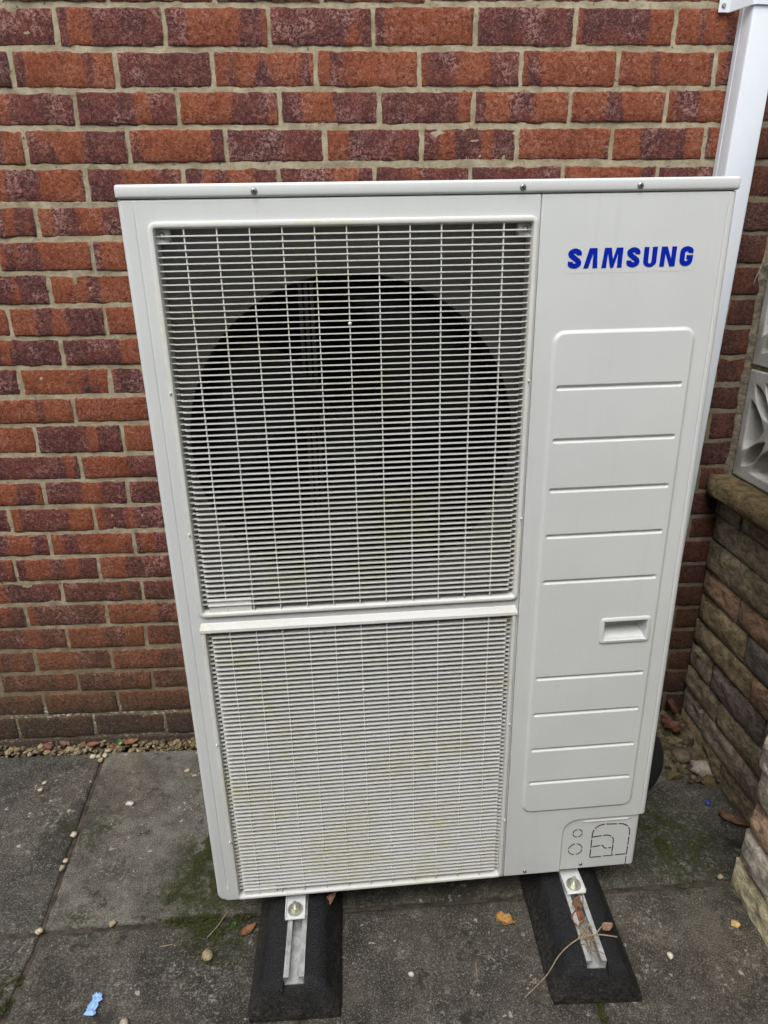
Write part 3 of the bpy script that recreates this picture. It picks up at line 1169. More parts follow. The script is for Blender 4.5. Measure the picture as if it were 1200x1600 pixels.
def strip_letter(path, t0, x, w, wbox, parent):
    h, base = 0.0295, 1.2795
    sp = smooth_path([(p[0], p[1], 0) for p in path], 8)
    v, f = [], []
    for i, p in enumerate(sp):
        d = (sp[min(i + 1, len(sp) - 1)] - sp[max(i - 1, 0)]).normalized()
        nn = Vector((-d.y, d.x, 0)) * t0 / 2
        for q in (p + nn, p - nn):
            v.append((x + q.x / wbox * w, 0.0, base + min(1.01, max(-0.01, q.y)) * h))
    for i in range(len(sp) - 1):
        f.append((2 * i, 2 * i + 1, 2 * i + 3, 2 * i + 2))
    o = pyd('letter', v, f, 'blue', parent)
    o.location = (0, -0.0007, 0)
    return o


def letter(pts_list, x, w, holes=()):
    h = 0.0295
    base = 1.2795 + (x - 0.677) * 0.0
    return [[(x + px * w, base + pz * h) for px, pz in pts] for pts in pts_list]


S_PATH = [(0.530, 0.655), (0.525, 0.79), (0.33, 0.875), (0.14, 0.79), (0.145, 0.665), (0.33, 0.505), (0.515, 0.35), (0.515, 0.20), (0.33, 0.125), (0.135, 0.20), (0.13, 0.345)]
G_PATH = [(0.525, 0.655), (0.52, 0.79), (0.33, 0.875), (0.15, 0.78), (0.13, 0.5), (0.15, 0.22), (0.33, 0.125), (0.50, 0.20), (0.53, 0.42)]


def U_shape():
    o_ = [(0.0, 1), (0.0, 0.28)] + [(0.5 - 0.5 * cos(radians(a)), 0.28 - 0.29 * sin(radians(a))) for a in range(15, 180, 15)] + [(1.0, 0.28), (1.0, 1), (0.63, 1), (0.63, 0.27)]
    o_ += [(0.5 + 0.13 * cos(radians(a)), 0.26 - 0.09 * sin(radians(a))) for a in range(20, 180, 20)] + [(0.37, 0.27), (0.37, 1)]
    return o_


k = 0.203 / 595
LET = [
    (0, 63, S_PATH),
    (75, 66, [[(0, 0), (0.36, 1), (0.92, 1), (1, 0), (0.66, 0), (0.645, 0.74), (0.345, 0)]]),
    (161, 97, [[(0, 0), (0.10, 1), (0.43, 1), (0.535, 0.42), (0.68, 1), (1, 1), (0.985, 0), (0.76, 0), (0.765, 0.72), (0.575, 0), (0.425, 0), (0.265, 0.72), (0.225, 0)]]),
    (278, 62, S_PATH),
    (358, 63, [U_shape()]),
    (438, 75, [[(0, 0), (0.03, 1), (0.40, 1), (0.70, 0.38), (0.70, 1), (1, 1), (0.98, 0), (0.64, 0), (0.31, 0.66), (0.29, 0)]]),
    (531, 64, G_PATH),
]
for (px, pw, shp) in LET:
    if isinstance(shp[0], tuple):
        strip_letter(shp, 0.25, 0.677 + px * k, pw * k, 0.66, film)
        if shp is G_PATH:
            x_, w_ = 0.677 + px * k, pw * k
            pyd('letter_bar', [(x_ + a * w_, -0.0009, 1.2795 + b * 0.0295) for a, b in ((0.50, 0.36), (1.0, 0.36), (1.0, 0.55), (0.50, 0.55))], [(0, 1, 2, 3)], 'blue', film)
        continue
    for i, s_ in enumerate(letter(shp, 0.677 + px * k, pw * k)):
        o = shape2d('letter', [s_], 0.0005, 0.00005, 'blue', film)
        o.location = (0, -0.0007 - 0.0002 * i, 0)

# --- top panel with lip
cap = box('top_panel', -0.0005, W + 0.0005, -0.0035, D + 0.004, 1.3885, H, 'paint', unit, 0.0042, 3)
box('lip_gap_shade', 0.004, W - 0.004, 0.006, D - 0.004, 1.380, 1.3895, 'slot_shade', unit)  # added dark filler, stands for the shade in the gap under the lip
# --- casing
box('side_panel', 0.0, 0.003, R_E, D, 0.012, 1.384, 'paint', unit)
box('side_panel', W - 0.003, W, R_E, D, 0.151, 1.384, 'paint', unit)
box('side_panel', W - 0.012, W - 0.009, R_E + 0.004, D, 0.002, 0.151, 'paint', unit)
box('rear_coil', 0.002, 0.633, D - 0.025, D - 0.002, 0.02, 1.382, 'coil', unit)
box('divider_panel', 0.630, 0.632, 0.032, D - 0.002, 0.02, 1.380, 'inside', unit)
box('rear_panel', 0.634, W - 0.004, D - 0.004, D, 0.012, 1.382, 'paint', unit)
box('base_pan', 0.020, 0.924, 0.012, D - 0.003, -0.004, 0.011, 'paint', unit)

# --- grilles
def screw(x, z, y, r, parent, mat='screw'):
    bm = bmesh.new()
    prof = [(0.0, -0.0030), (0.45, -0.0029), (0.8, -0.0022), (1.0, -0.0008), (1.0, 0.001)]
    n = 12
    rings = []
    for pr, py in prof[1:]:
        rings.append([bm.verts.new((pr * r * cos(2 * pi * i / n), py, pr * r * sin(2 * pi * i / n))) for i in range(n)])
    c = bm.verts.new((0, prof[0][1], 0))
    for i in range(n):
        bm.faces.new((c, rings[0][i], rings[0][(i + 1) % n]))
        for a, b in zip(rings[:-1], rings[1:]):
            bm.faces.new((a[i], b[i], b[(i + 1) % n], a[(i + 1) % n]))
    bmesh.ops.recalc_face_normals(bm, faces=bm.faces)
    o = bmo('screw', bm, mat, parent, autos=50)
    o.location = (x, y, z)
    bm2 = bmesh.new()
    add_box(bm2, -0.5 * r, 0.5 * r, -0.0033, -0.0028, -0.13 * r, 0.13 * r)
    add_box(bm2, -0.13 * r, 0.13 * r, -0.00335, -0.00285, -0.5 * r, 0.5 * r)
    if parent == unit:
        bmo('screw_slot', bm2, 'slot_shade', o)
    else:
        bm2.free()
    return o


def slat_mesh(x0, x1, th=0.0019):
    xs_ = [x0, x0 + 0.0094, x0 + 0.0095, x1 - 0.0095, x1 - 0.0094, x1]
    yf = [0.0030, 0.0030, -0.0040, -0.0040, 0.0030, 0.0030]
    yk = [0.0115, 0.0115, 0.0082, 0.0082, 0.0115, 0.0115]
    v, f = [], []
    for x, y, yb in zip(xs_, yf, yk):
        v += [(x, y, -th / 2), (x, y, th / 2), (x, yb, th / 2 - 0.0012), (x, yb, -th / 2 - 0.0003)]
    for i in range(len(xs_) - 1):
        a, b = 4 * i, 4 * (i + 1)
        for k_ in range(4):
            f.append((a + k_, a + (k_ + 1) % 4, b + (k_ + 1) % 4, b + k_))
    f += [(0, 3, 2, 1), (len(v) - 4, len(v) - 3, len(v) - 2, len(v) - 1)]
    me = bpy.data.meshes.new('slat')
    me.from_pydata(v, [], f)
    bm = bmesh.new(); bm.from_mesh(me)
    bmesh.ops.recalc_face_normals(bm, faces=bm.faces)
    bm.to_mesh(me); bm.free()
    me.materials.append(M['plastic'])
    return me


def vbar_mesh(z0, z1):
    bm = bmesh.new()
    add_box(bm, -0.00080, 0.00080, -0.0026, 0.0040, z0, z1)
    me = bpy.data.meshes.new('vertical_bar')
    bm.to_mesh(me); bm.free()
    me.materials.append(M['plastic'])
    return me


def grille(G, label, plate, zfirst):
    x0, x1, z0, z1 = G
    g = empty('grille', (0, 0, 0), label)
    g.parent = unit
    sweep_rect('frame', [(-0.001, 0.003), (-0.0005, -0.0025), (0.0015, -0.0056), (0.0050, -0.0066), (0.0074, -0.0056), (0.0086, -0.002), (0.0092, 0.030), (0.003, 0.030)], x0, x1, z0, z1, 0.012, 'plastic', g)
    ix0, ix1, iz0, iz1 = x0 + 0.0086, x1 - 0.0086, z0 + 0.0086, z1 - 0.0086
    sm = slat_mesh(ix0, ix1)
    z = zfirst
    i = 0
    rr_ = random.Random(int(z0 * 1000) + 3)
    while z > iz0 + 0.010:
        o = bpy.data.objects.new('slat', sm)
        COL.objects.link(o)
        o.parent = g
        o.location = (0, 0, z + rr_.uniform(-0.00025, 0.00025))
        z -= 0.00978
        i += 1
    vm = vbar_mesh(iz0 - 0.001, iz1 + 0.001)
    n = 12
    for k_ in range(1, n):
        o = bpy.data.objects.new('vertical_bar', vm)
        COL.objects.link(o)
        o.parent = g
        o.location = (0.043 + (0.621 - 0.043) * k_ / n, 0, 0)
    px0, px1, pz0, pz1 = plate
    box('blank_plate', px0, px1, -0.0012, 0.0012, pz0, pz1, 'plastic', g)
    for sx in (x0 + 0.0175, x1 - 0.0175):
        if z0 > 0.5:
            box('screw_boss', sx - 0.011, sx + 0.011, 0.008, 0.022, z1 - 0.030, z1 - 0.0090, 'paint', g, 0.002, 1)
            screw(sx, z1 - 0.0185, 0.0072, 0.0050, g)
    # small snap pegs on the rim
    for zz in (0.25, 0.62):
        for sx in (x0 + 0.003, x1 - 0.003):
            screw(sx, z0 + (z1 - z0) * zz, -0.0078, 0.0019, g, 'paint')
    pin = screw(0.332, z0 + (z1 - z0) * 0.77, -0.0022, 0.0030, g, 'plastic')
    return g


g_up = grille(UG, 'upper slatted white grille with dark fan opening behind', (0.060, 0.136, 0.708, 0.734), 1.3375)
g_lo = grille(LG, 'lower slatted white grille stained with green algae', (0.060, 0.128, 0.015, 0.036), 0.6555)

lx0, lx1 = LG[0] - 0.002, LG[1] + 0.002
pr = [(0.002, 0.686), (-0.0008, 0.686), (-0.0075, 0.6745), (-0.0078, 0.668), (0.002, 0.668)]
v = [(lx0 + (0.004 if i < 2 else 0), y, z) for i, (y, z) in enumerate(pr)] + [(lx1 - (0.004 if i < 2 else 0), y, z) for i, (y, z) in enumerate(pr)]
f = [(i, (i + 1) % 5, 5 + (i + 1) % 5, 5 + i) for i in range(5)] + [(4, 3, 2, 1, 0), (5, 6, 7, 8, 9)]
o = pyd('top_ledge', v, f, 'plastic', g_lo)
bm = bmesh.new(); bm.from_mesh(o.data); bmesh.ops.recalc_face_normals(bm, faces=bm.faces); bm.to_mesh(o.data); bm.free()
md = o.modifiers.new('round', 'BEVEL'); md.width = 0.0015; md.segments = 2; md.limit_method = 'ANGLE'

# --- fan shrouds, fans, motor brackets
for (zc_, z0, z1) in ((1.005, 0.692, 1.380), (0.345, 0.012, 0.688)):
    cx, R = 0.3325, 0.2755
    circ = [(cx + R * cos(2 * pi * i / 72), zc_ + R * sin(2 * pi * i / 72)) for i in range(72)]
    sh_ = shape2d('fan_shroud', [rrect(0.008, 0.628, z0, z1, 0.004, 2), circ], 0.004, 0.001, 'shroud', unit)
    sh_.location = (0, 0.0305, 0)
    v, f = [], []
    for j, (rr_, yy) in enumerate(((R + 0.0012, 0.0305), (R + 0.0005, 0.040), (R - 0.004, 0.06), (R - 0.004, 0.115))):
        for i in range(72):
            v.append((cx + rr_ * cos(2 * pi * i / 72), yy, zc_ + rr_ * sin(2 * pi * i / 72)))
    for j in range(3):
        for i in range(72):
            f.append((j * 72 + i, j * 72 + (i + 1) % 72, (j + 1) * 72 + (i + 1) % 72, (j + 1) * 72 + i))
    pyd('bell_mouth', v, f, 'dark', sh_, True).location = (0, -0.0305, 0)
    fan = empty('fan', (cx, 0.10, zc_))
    fan.parent = unit
    bm = bmesh.new()
    bmesh.ops.create_cone(bm, cap_ends=True, segments=28, radius1=0.062, radius2=0.055, depth=0.07)
    bmesh.ops.rotate(bm, verts=bm.verts, cent=(0, 0, 0), matrix=Matrix.Rotation(pi / 2, 3, 'X'))
    bmesh.ops.bevel(bm, geom=[e for e in bm.edges if len(e.link_faces) == 2 and e.calc_face_angle(0) > 0.6], offset=0.008, segments=2, affect='EDGES')
    bmo('hub', bm, 'dark', fan, autos=40)
    box('pale_mark', -0.058, -0.043, 0.000, 0.006, 0.018, 0.034, 'shroud', fan)  # small grey piece for an unidentified pale mark inside the fan
    for b_ in range(3):
        v, f = [], []
        for i in range(9):
            rad = 0.05 + 0.205 * i / 8
            half = radians(24 + 16 * i / 8)
            for j in range(9):
                t = j / 8 - 0.5
                an = b_ * 2 * pi / 3 + 0.5 + t * 2 * half + 0.5 * (i / 8) ** 2
                v.append((rad * cos(an), 0.055 * t * 1.1 + 0.012 * (1 - 4 * t * t), rad * sin(an)))
        for i in range(8):
            for j in range(8):
                f.append((i * 9 + j, i * 9 + j + 1, (i + 1) * 9 + j + 1, (i + 1) * 9 + j))
        o = pyd('blade', v, f, 'dark', fan, True)
        md = o.modifiers.new('thickness', 'SOLIDIFY'); md.thickness = 0.003
    mb = empty('motor_bracket', (0, 0, 0))
    mb.parent = unit
    for dx in (0.250, 0.2605, 0.271):
        box('rail', dx - 0.0032, dx + 0.0032, 0.172, 0.180, z0 + 0.02, z1 - 0.02, 'shroud', mb)
    box('crossbar', 0.236, 0.43, 0.181, 0.186, zc_ + 0.05, zc_ + 0.075, 'inside', mb)

# --- screws on lip and bottom edge
for x in (0.199, 0.599, 0.781):
    screw(x, 1.3965, -0.0035, 0.0050, unit)
screw(0.677, 0.0125, 0.0, 0.0042, unit)
screw(0.806, 0.0150, 0.0042, 0.0042, unit)

# --- foot brackets with bolts
for xw, yw in ((0.572, -0.676), (1.191, -0.648)):
    p = um.inverted() @ Vector((xw, yw, 0.052))
    fb = empty('foot_bracket', p)
    fb.parent = unit
    box('plate', -0.0215, 0.0215, -0.024, 0.30, -0.0045, 0.0, 'paint', fb, 0.0012, 1)
    box('flange', -0.0215, -0.0195, -0.0225, 0.06, -0.0005, 0.0045, 'paint', fb)
    box('flange', 0.0195, 0.0215, -0.0225, 0.06, -0.0005, 0.0045, 'paint', fb)
    bm = bmesh.new()
    bmesh.ops.create_cone(bm, cap_ends=True, segments=28, radius1=0.0165, radius2=0.0160, depth=0.0024, matrix=Matrix.Translation((0, -0.003, 0.0016)))
    bmo('washer', bm, 'zinc', fb, autos=40)
    bm = bmesh.new()
    bmesh.ops.create_cone(bm, cap_ends=True, segments=6, radius1=0.0094, radius2=0.0090, depth=0.0068, matrix=Matrix.Translation((0, -0.003, 0.0062)))
    bmesh.ops.create_cone(bm, cap_ends=True, segments=14, radius1=0.0050, radius2=0.0044, depth=0.014, matrix=Matrix.Translation((0, -0.003, 0.0145)))
    bmo('bolt', bm, 'zinc', fb, autos=30)

# ================================================================== RUBBER FEET with steel channel
def foot(cx, label):
    top = 0.076
    root = empty('rubber_foot', (cx, -0.55, GZ + 0.001), label, 'support foot', 'rubber feet under the unit')
    yf, yb = -0.302, 0.30
    sec = [(-0.093, 0.0), (-0.093, 0.006), (-0.088, 0.018), (-0.066, 0.060), (-0.060, 0.068), (-0.050, 0.073), (-0.036, 0.0755), (-0.0215, 0.0755), (-0.0215, 0.055), (0.0215, 0.055), (0.0215, 0.0755), (0.036, 0.0755), (0.050, 0.073), (0.060, 0.068), (0.066, 0.060), (0.088, 0.018), (0.093, 0.006), (0.093, 0.0)]
    stations = []
    for t in [0, 0.003, 0.008, 0.016, 0.026, 0.032, 0.038, 0.06, 0.12]:
        if t <= 0.032:
            sc_ = 0.10 + 0.90 * sin(min(1, (t + 0.0015) / 0.0335) * pi / 2) ** 0.9
        else:
            sc_ = 1.0
        stations.append((yf + t, sc_))
    for i in range(1, 12):
        stations.append((yf + 0.12 + (yb - yf - 0.12) * i / 11, 1.0))
    v, f = [], []
    n = len(sec)
    for (y, s_) in stations:
        for (x, z) in sec:
            inset = 0.010 * (1 - s_)
            xx = x * (1 - 0.05 * (1 - s_))
            zz = min(z, top * s_)
            nz_ = 0.0009 * noise.noise(Vector((x * 40 + cx * 9, y * 30, z * 40)))
            v.append((xx + nz_, y + (0.0012 * noise.noise(Vector((x * 35, cx, 3))) if s_ < 1 else 0), zz + nz_ * (zz > 0.01)))
    for j in range(len(stations) - 1):
        for i in range(n - 1):
            f.append((j * n + i, (j + 1) * n + i, (j + 1) * n + i + 1, j * n + i + 1))
    f.append(tuple(range(n)))
    f.append(tuple(reversed(range((len(stations) - 1) * n, len(stations) * n))))
    o = pyd('rubber_block', v, f, 'rubber', root, True)
    bm = bmesh.new(); bm.from_mesh(o.data)
    bmesh.ops.recalc_face_normals(bm, faces=bm.faces)
    bm.to_mesh(o.data); bm.free()
    o.data.set_sharp_from_angle(angle=radians(55))
    # strut channel: open top with in-turned lips
    prof = [(-0.0205, 0.0560), (0.0205, 0.0560), (0.0205, 0.0785), (0.0105, 0.0785), (0.0105, 0.0725), (0.0127, 0.0725), (0.0127, 0.0762), (0.0182, 0.0762), (0.0182, 0.0584), (-0.0182, 0.0584), (-0.0182, 0.0762), (-0.0127, 0.0762), (-0.0127, 0.0725), (-0.0105, 0.0725), (-0.0105, 0.0785), (-0.0205, 0.0785)]
    y0, y1 = yf + 0.031, yb - 0.02
    v = [(x, y0, z) for x, z in prof] + [(x, y1, z) for x, z in prof]
    n = len(prof)
    f = [(i, (i + 1) % n, n + (i + 1) % n, n + i) for i in range(n)]
    f += [(0, 1, 8, 9), (1, 2, 7, 8), (2, 3, 6, 7), (3, 4, 5, 6), (0, 9, 10, 15), (15, 10, 11, 14), (14, 11, 12, 13)]
    o = pyd('steel_channel', v, f, 'galv', root)
    bm = bmesh.new(); bm.from_mesh(o.data)
    bmesh.ops.recalc_face_normals(bm, faces=bm.faces)
    bm.to_mesh(o.data); bm.free()
    return root


f1 = foot(0.5765, 'black rubber foot with clean steel channel under the lower grille')
f2 = foot(1.190, 'black rubber foot with debris in its steel channel under the lettered panel')
f2.rotation_euler = (0, 0, radians(-0.8))
f1.rotation_euler = (0, 0, radians(0.5))

# ================================================================== TRUNKING on the house wall
trunk = empty('pipe_trunking', (1.6225, -0.03, 1.2), 'white square plastic pipe trunking fixed upright on the brick wall', 'trunking')
t0 = trunk.location
trunk.rotation_euler = (0, radians(1.3), 0)
TW = 0.0335
bm = bmesh.new()
add_box(bm, -TW, TW, -0.030, 0.027, -0.95, 1.05, 0.005, 3)
bmo('cover', bm, 'upvc', trunk, autos=40)
box('back_channel', -TW - 0.0015, TW + 0.0015, 0.012, 0.0275, -0.949, 1.049, 'upvc', trunk)
# clip strap, sheet steel, with an ear screwed to the wall on either side
v, f = [], []
prof = [(-TW - 0.050, 0.0235), (-TW - 0.026, 0.0235), (-TW - 0.006, -0.0005 + 0.004), (-TW - 0.0025, -0.028), (-TW + 0.004, -0.0335), (TW - 0.004, -0.0335), (TW + 0.0025, -0.028), (TW + 0.006, 0.0035), (TW + 0.026, 0.0235), (TW + 0.050, 0.0235)]
prof = [(-TW - 0.052, 0.0225), (-TW - 0.028, 0.0225), (-TW - 0.003, -0.0300), (-TW + 0.004, -0.0335), (TW - 0.004, -0.0335), (TW + 0.003, -0.0300), (TW + 0.028, 0.0225), (TW + 0.052, 0.0225)]
for (x, y) in prof:
    for dz in (-0.0125, 0.0125):
        v.append((x, y, 0.683 + dz))
for i in range(len(prof) - 1):
    f.append((2 * i, 2 * i + 2, 2 * i + 3, 2 * i + 1))
st = pyd('clip_strap', v, f, 'upvc', trunk)
md = st.modifiers.new('thickness', 'SOLIDIFY'); md.thickness = 0.0022; md.offset = 0
md = st.modifiers.new('round', 'BEVEL'); md.width = 0.0008; md.segments = 2
for x in (-TW - 0.042, TW + 0.042):
    bm = bmesh.new()
    bmesh.ops.create_cone(bm, cap_ends=True, segments=16, radius1=0.0052, radius2=0.0040, depth=0.003)
    bmesh.ops.rotate(bm, verts=bm.verts, cent=(0, 0, 0), matrix=Matrix.Rotation(pi / 2, 3, 'X'))
    o = bmo('clip_screw', bm, 'screw', st, autos=40)
    o.location = (x, 0.0200, 0.683)

# ================================================================== BLACK PIPE behind the unit
pp = smooth_path([(1.25, -0.335, 0.26), (1.36, -0.335, 0.262), (1.44, -0.335, 0.225), (1.490, -0.335, 0.155), (1.498, -0.335, 0.085), (1.472, -0.325, 0.020), (1.42, -0.29, -0.004), (1.30, -0.22, -0.006), (1.15, -0.12, -0.006)], 8)
o = tube('insulated_pipe', pp, 0.026, 'black', None, 16)
tag(o, 'black foam insulated pipe looping out behind the lower right of the unit', 'pipe')

# ================================================================== GRAVEL
def ico_verts():
    bm = bmesh.new()
    bmesh.ops.create_icosphere(bm, subdivisions=2, radius=1.0)
    v = [q.co.copy() for q in bm.verts]
    f = [tuple(q.index for q in fa.verts) for fa in bm.faces]
    bm.free()
    return v, f


ICO_V, ICO_F = ico_verts()
bmx = bmesh.new(); bmesh.ops.create_icosphere(bmx, subdivisions=1, radius=1.0)
ICO1_V = [q.co.copy() for q in bmx.verts]; ICO1_F = [tuple(q.index for q in fa.verts) for fa in bmx.faces]; bmx.free()


def stone_pts(r3, seed, rough=0.28, src=None):
    out = []
    for p in (src or ICO_V):
        d = 1 + rough * noise.noise(p * 1.3 + Vector((seed * 3.1, seed, 0))) + 0.5 * rough * noise.noise(p * 3 + Vector((0, seed, seed)))
        q = p * d
        out.append(Vector((q.x * r3[0], q.y * r3[1], q.z * r3[2])))
    return out


gv, gf, gc = [], [], []
rg = random.Random(11)
PAL = [(0.30, 0.24, 0.15), (0.36, 0.30, 0.20), (0.22, 0.185, 0.13), (0.27, 0.24, 0.19), (0.40, 0.34, 0.25), (0.16, 0.135, 0.095), (0.21, 0.125, 0.085), (0.26, 0.21, 0.15), (0.30, 0.24, 0.13), (0.12, 0.105, 0.08)]
PAL = [(a * 0.72, b * 0.68, c * 0.58) for a, b, c in PAL]


def add_stone(p, s, col):
    r3 = (s * rg.uniform(0.8, 1.25), s * rg.uniform(0.8, 1.15), s * rg.uniform(0.5, 0.85))
    R = Matrix.Rotation(rg.uniform(0, 6.3), 3, 'Z') @ Matrix.Rotation(rg.uniform(-0.6, 0.6), 3, 'X')
    b0 = len(gv)
    for q in stone_pts(r3, rg.uniform(0, 90), 0.75, ICO1_V):
        gv.append(R @ q + Vector(p))
        gc.append(col)
    for t in ICO1_F:
        gf.append(tuple(i + b0 for i in t))


for i in range(1500):                     # strip between paving and house wall
    x = rg.uniform(-0.75, 1.70)
    if x > 0.55 and rg.random() < 0.35:
        continue
    add_stone((x, rg.uniform(-0.045, 0.0), rg.uniform(-0.050, -0.022)), rg.choice((0.004, 0.005, 0.006, 0.007, 0.009, 0.011)), rg.choice(PAL))
for i in range(1000):                     # heap in the corner by the garden wall
    a = rg.random()
    x = 1.735 - abs(rg.gauss(0, 0.15))
    if x < 1.38:
        continue
    y = -0.01 - abs(rg.gauss(0, 0.13))
    if y < -0.29 + 0.30 * (1.73 - x) or (y < -0.21 and rg.random() < 0.55):
        continue
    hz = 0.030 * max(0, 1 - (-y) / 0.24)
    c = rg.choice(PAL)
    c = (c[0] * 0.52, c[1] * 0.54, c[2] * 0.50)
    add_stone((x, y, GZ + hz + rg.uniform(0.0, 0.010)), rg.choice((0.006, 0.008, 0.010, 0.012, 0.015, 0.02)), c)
o = pyd('gravel', gv, gf, 'gravel', None, False)
ca = o.data.color_attributes.new('tint', 'FLOAT_COLOR', 'POINT')
for i, c in enumerate(gc):
    ca.data[i].color = (*c, 1)
tag(o, 'mixed buff and brown gravel packed along the foot of the brick wall', 'gravel', kind='stuff')


# ================================================================== LOOSE PEBBLES AND RUBBLE
def pebble(name, x, y, r3, col, label, cat='pebble', rz=0.0, rough=0.5, z=GZ, group=None):
    v = stone_pts(r3, x * 31 + y * 17, rough)
    mn = min(q.z for q in v)
    o = pyd(name, [(q.x, q.y, q.z - mn - 0.0006) for q in v], ICO_F, 'pebble', None, True)
    o.location = (x, y, z + 0.0006)
    o.rotation_euler = (0, 0, rz)
    o.color = (*col, 1)
    tag(o, label, cat, group)
    return o


CR, BF, TN = (0.46, 0.40, 0.29), (0.34, 0.28, 0.18), (0.30, 0.22, 0.12)
# (target pixel positions were measured, converted to metres on the paving)
pebble('pebble', -0.088, -0.062, (0.010, 0.007, 0.0055), CR, 'cream pebble leftmost of the cluster beside the gravel at slab joint')
pebble('pebble', -0.071, -0.062, (0.008, 0.007, 0.0055), BF, 'buff pebble second from left in the cluster at slab joint')
pebble('pebble', -0.060, -0.078, (0.008, 0.008, 0.0055), BF, 'buff pebble nearest the camera in the cluster at slab joint')
pebble('pebble', -0.052, -0.060, (0.008, 0.009, 0.006), CR, 'cream pebble rightmost of the cluster at slab joint')
pebble('pebble', -0.050, -0.040, (0.011, 0.008, 0.006), BF, 'buff pebble at the gravel edge behind the joint cluster')
pebble('pebble', -0.188, -0.165, (0.008, 0.006, 0.004), CR, 'small cream pebble on the left slab, farther of a pair')
pebble('pebble', -0.190, -0.192, (0.007, 0.0055, 0.004), CR, 'small cream pebble on the left slab, nearer of a pair')
pebble('pebble', -0.032, -0.362, (0.008, 0.009, 0.006), CR, 'cream pebble lying alone in the slanting slab joint halfway down')
pebble('pebble', -0.021, -0.445, (0.007, 0.007, 0.005), CR, 'cream pebble in the slanting slab joint, farther of two')
pebble('pebble', -0.020, -0.468, (0.007, 0.009, 0.006), BF, 'buff pebble in the slanting slab joint, nearer of two')
pebble('pebble', 0.082, -0.262, (0.011, 0.009, 0.006), (0.48, 0.46, 0.41), 'white pebble in the middle of the pale grey slab')
pebble('pebble', 0.212, -0.140, (0.009, 0.008, 0.005), BF, 'buff pebble on the pale slab near the left side of the unit')
pebble('pebble', 0.152, -0.624, (0.009, 0.006, 0.005), BF, 'buff pebble on the cross joint left of the unit')
pebble('pebble', -0.006, -0.634, (0.008, 0.008, 0.005), CR, 'cream pebble where the slab joints cross at left')
pebble('pebble', 0.382, -0.712, (0.011, 0.014, 0.006), (0.33, 0.26, 0.14), 'tan pebble on the front slab left of the rubber foot', rz=0.5)
pebble('pebble', 0.245, -0.842, (0.009, 0.008, 0.005), CR, 'cream pebble at the bottom edge right of the blue scrap')
pebble('shell_fragment', 1.548, -0.703, (0.012, 0.009, 0.005), (0.55, 0.36, 0.16), 'orange-buff shell fragment on the slab beside the stone pier', 'shell')
pebble('pebble', 1.578, -0.580, (0.007, 0.006, 0.005), BF, 'buff pebble at the foot of the stone pier')
pebble('pebble', 0.815, -0.775, (0.006, 0.005, 0.004), (0.6, 0.58, 0.52), 'tiny white pebble on the front slab between the rubber feet')
pebble('pebble', 1.372, -0.765, (0.007, 0.007, 0.004), (0.62, 0.58, 0.45), 'tiny pale pebble on the slab right of the right rubber foot')
pebble('rubble_lump', 1.700, -0.240, (0.024, 0.036, 0.020), (0.36, 0.31, 0.25), 'rough pale mortar lump against the garden wall in the gravel', 'rubble', rz=0.5, rough=0.7)
pebble('cobble', 1.665, -0.185, (0.028, 0.030, 0.016), (0.13, 0.105, 0.07), 'rounded brown cobble half buried in the corner gravel', 'cobble', rough=0.15, z=GZ + 0.012)
pebble('brick_shard', -0.235, -0.018, (0.016, 0.012, 0.012), (0.14, 0.05, 0.045), 'dark red brick shard in the gravel at left', 'shard', rough=0.5, z=-0.036)


# ================================================================== LEAVES, TWIGS, SCRAPS
def leaf(name, x, y, z, ln, wd, rz, col, label, curl=0.5, seed=1, cat='leaf', tilt=(0, 0), mat='leaf', lobes=0):
    n, m_ = 12, 6
    v, f = [], []
    for i in range(n + 1):
        t = i / n
        w = wd * (sin(pi * t ** 0.75) ** 0.9 if 0 < t < 1 else 0.03)
        if lobes:
            w *= 1 + 0.35 * sin(t * pi * 2 * lobes)
        for j in range(-m_, m_ + 1):
            s = j / m_
            px = (t - 0.5) * ln
            py = s * w / 2
            pz = curl * wd * 0.5 * s * s + curl * ln * 0.25 * (t - 0.4) ** 2 + 0.10 * wd * noise.noise(Vector((t * 4, s * 2, seed))) + 0.03 * wd * (abs(j) % 2)
            v.append(Vector((px, py, pz)))
    R = Matrix.Rotation(tilt[0], 3, 'X') @ Matrix.Rotation(tilt[1], 3, 'Y')
    v = [R @ q for q in v]
    mn = min(q.z for q in v)
    v = [q - Vector((0, 0, mn)) for q in v]
    k_ = 2 * m_ + 1
    for i in range(n):
        for j in range(k_ - 1):
            f.append((i * k_ + j, i * k_ + j + 1, (i + 1) * k_ + j + 1, (i + 1) * k_ + j))
    o = pyd(name, v, f, mat, None, True)
    md = o.modifiers.new('thickness', 'SOLIDIFY'); md.thickness = 0.0006; md.offset = 1
    o.location = (x, y, z + 0.0008)
    o.rotation_euler = (0, 0, rz)
    o.color = (*col, 1)
    tag(o, label, cat)
    return o


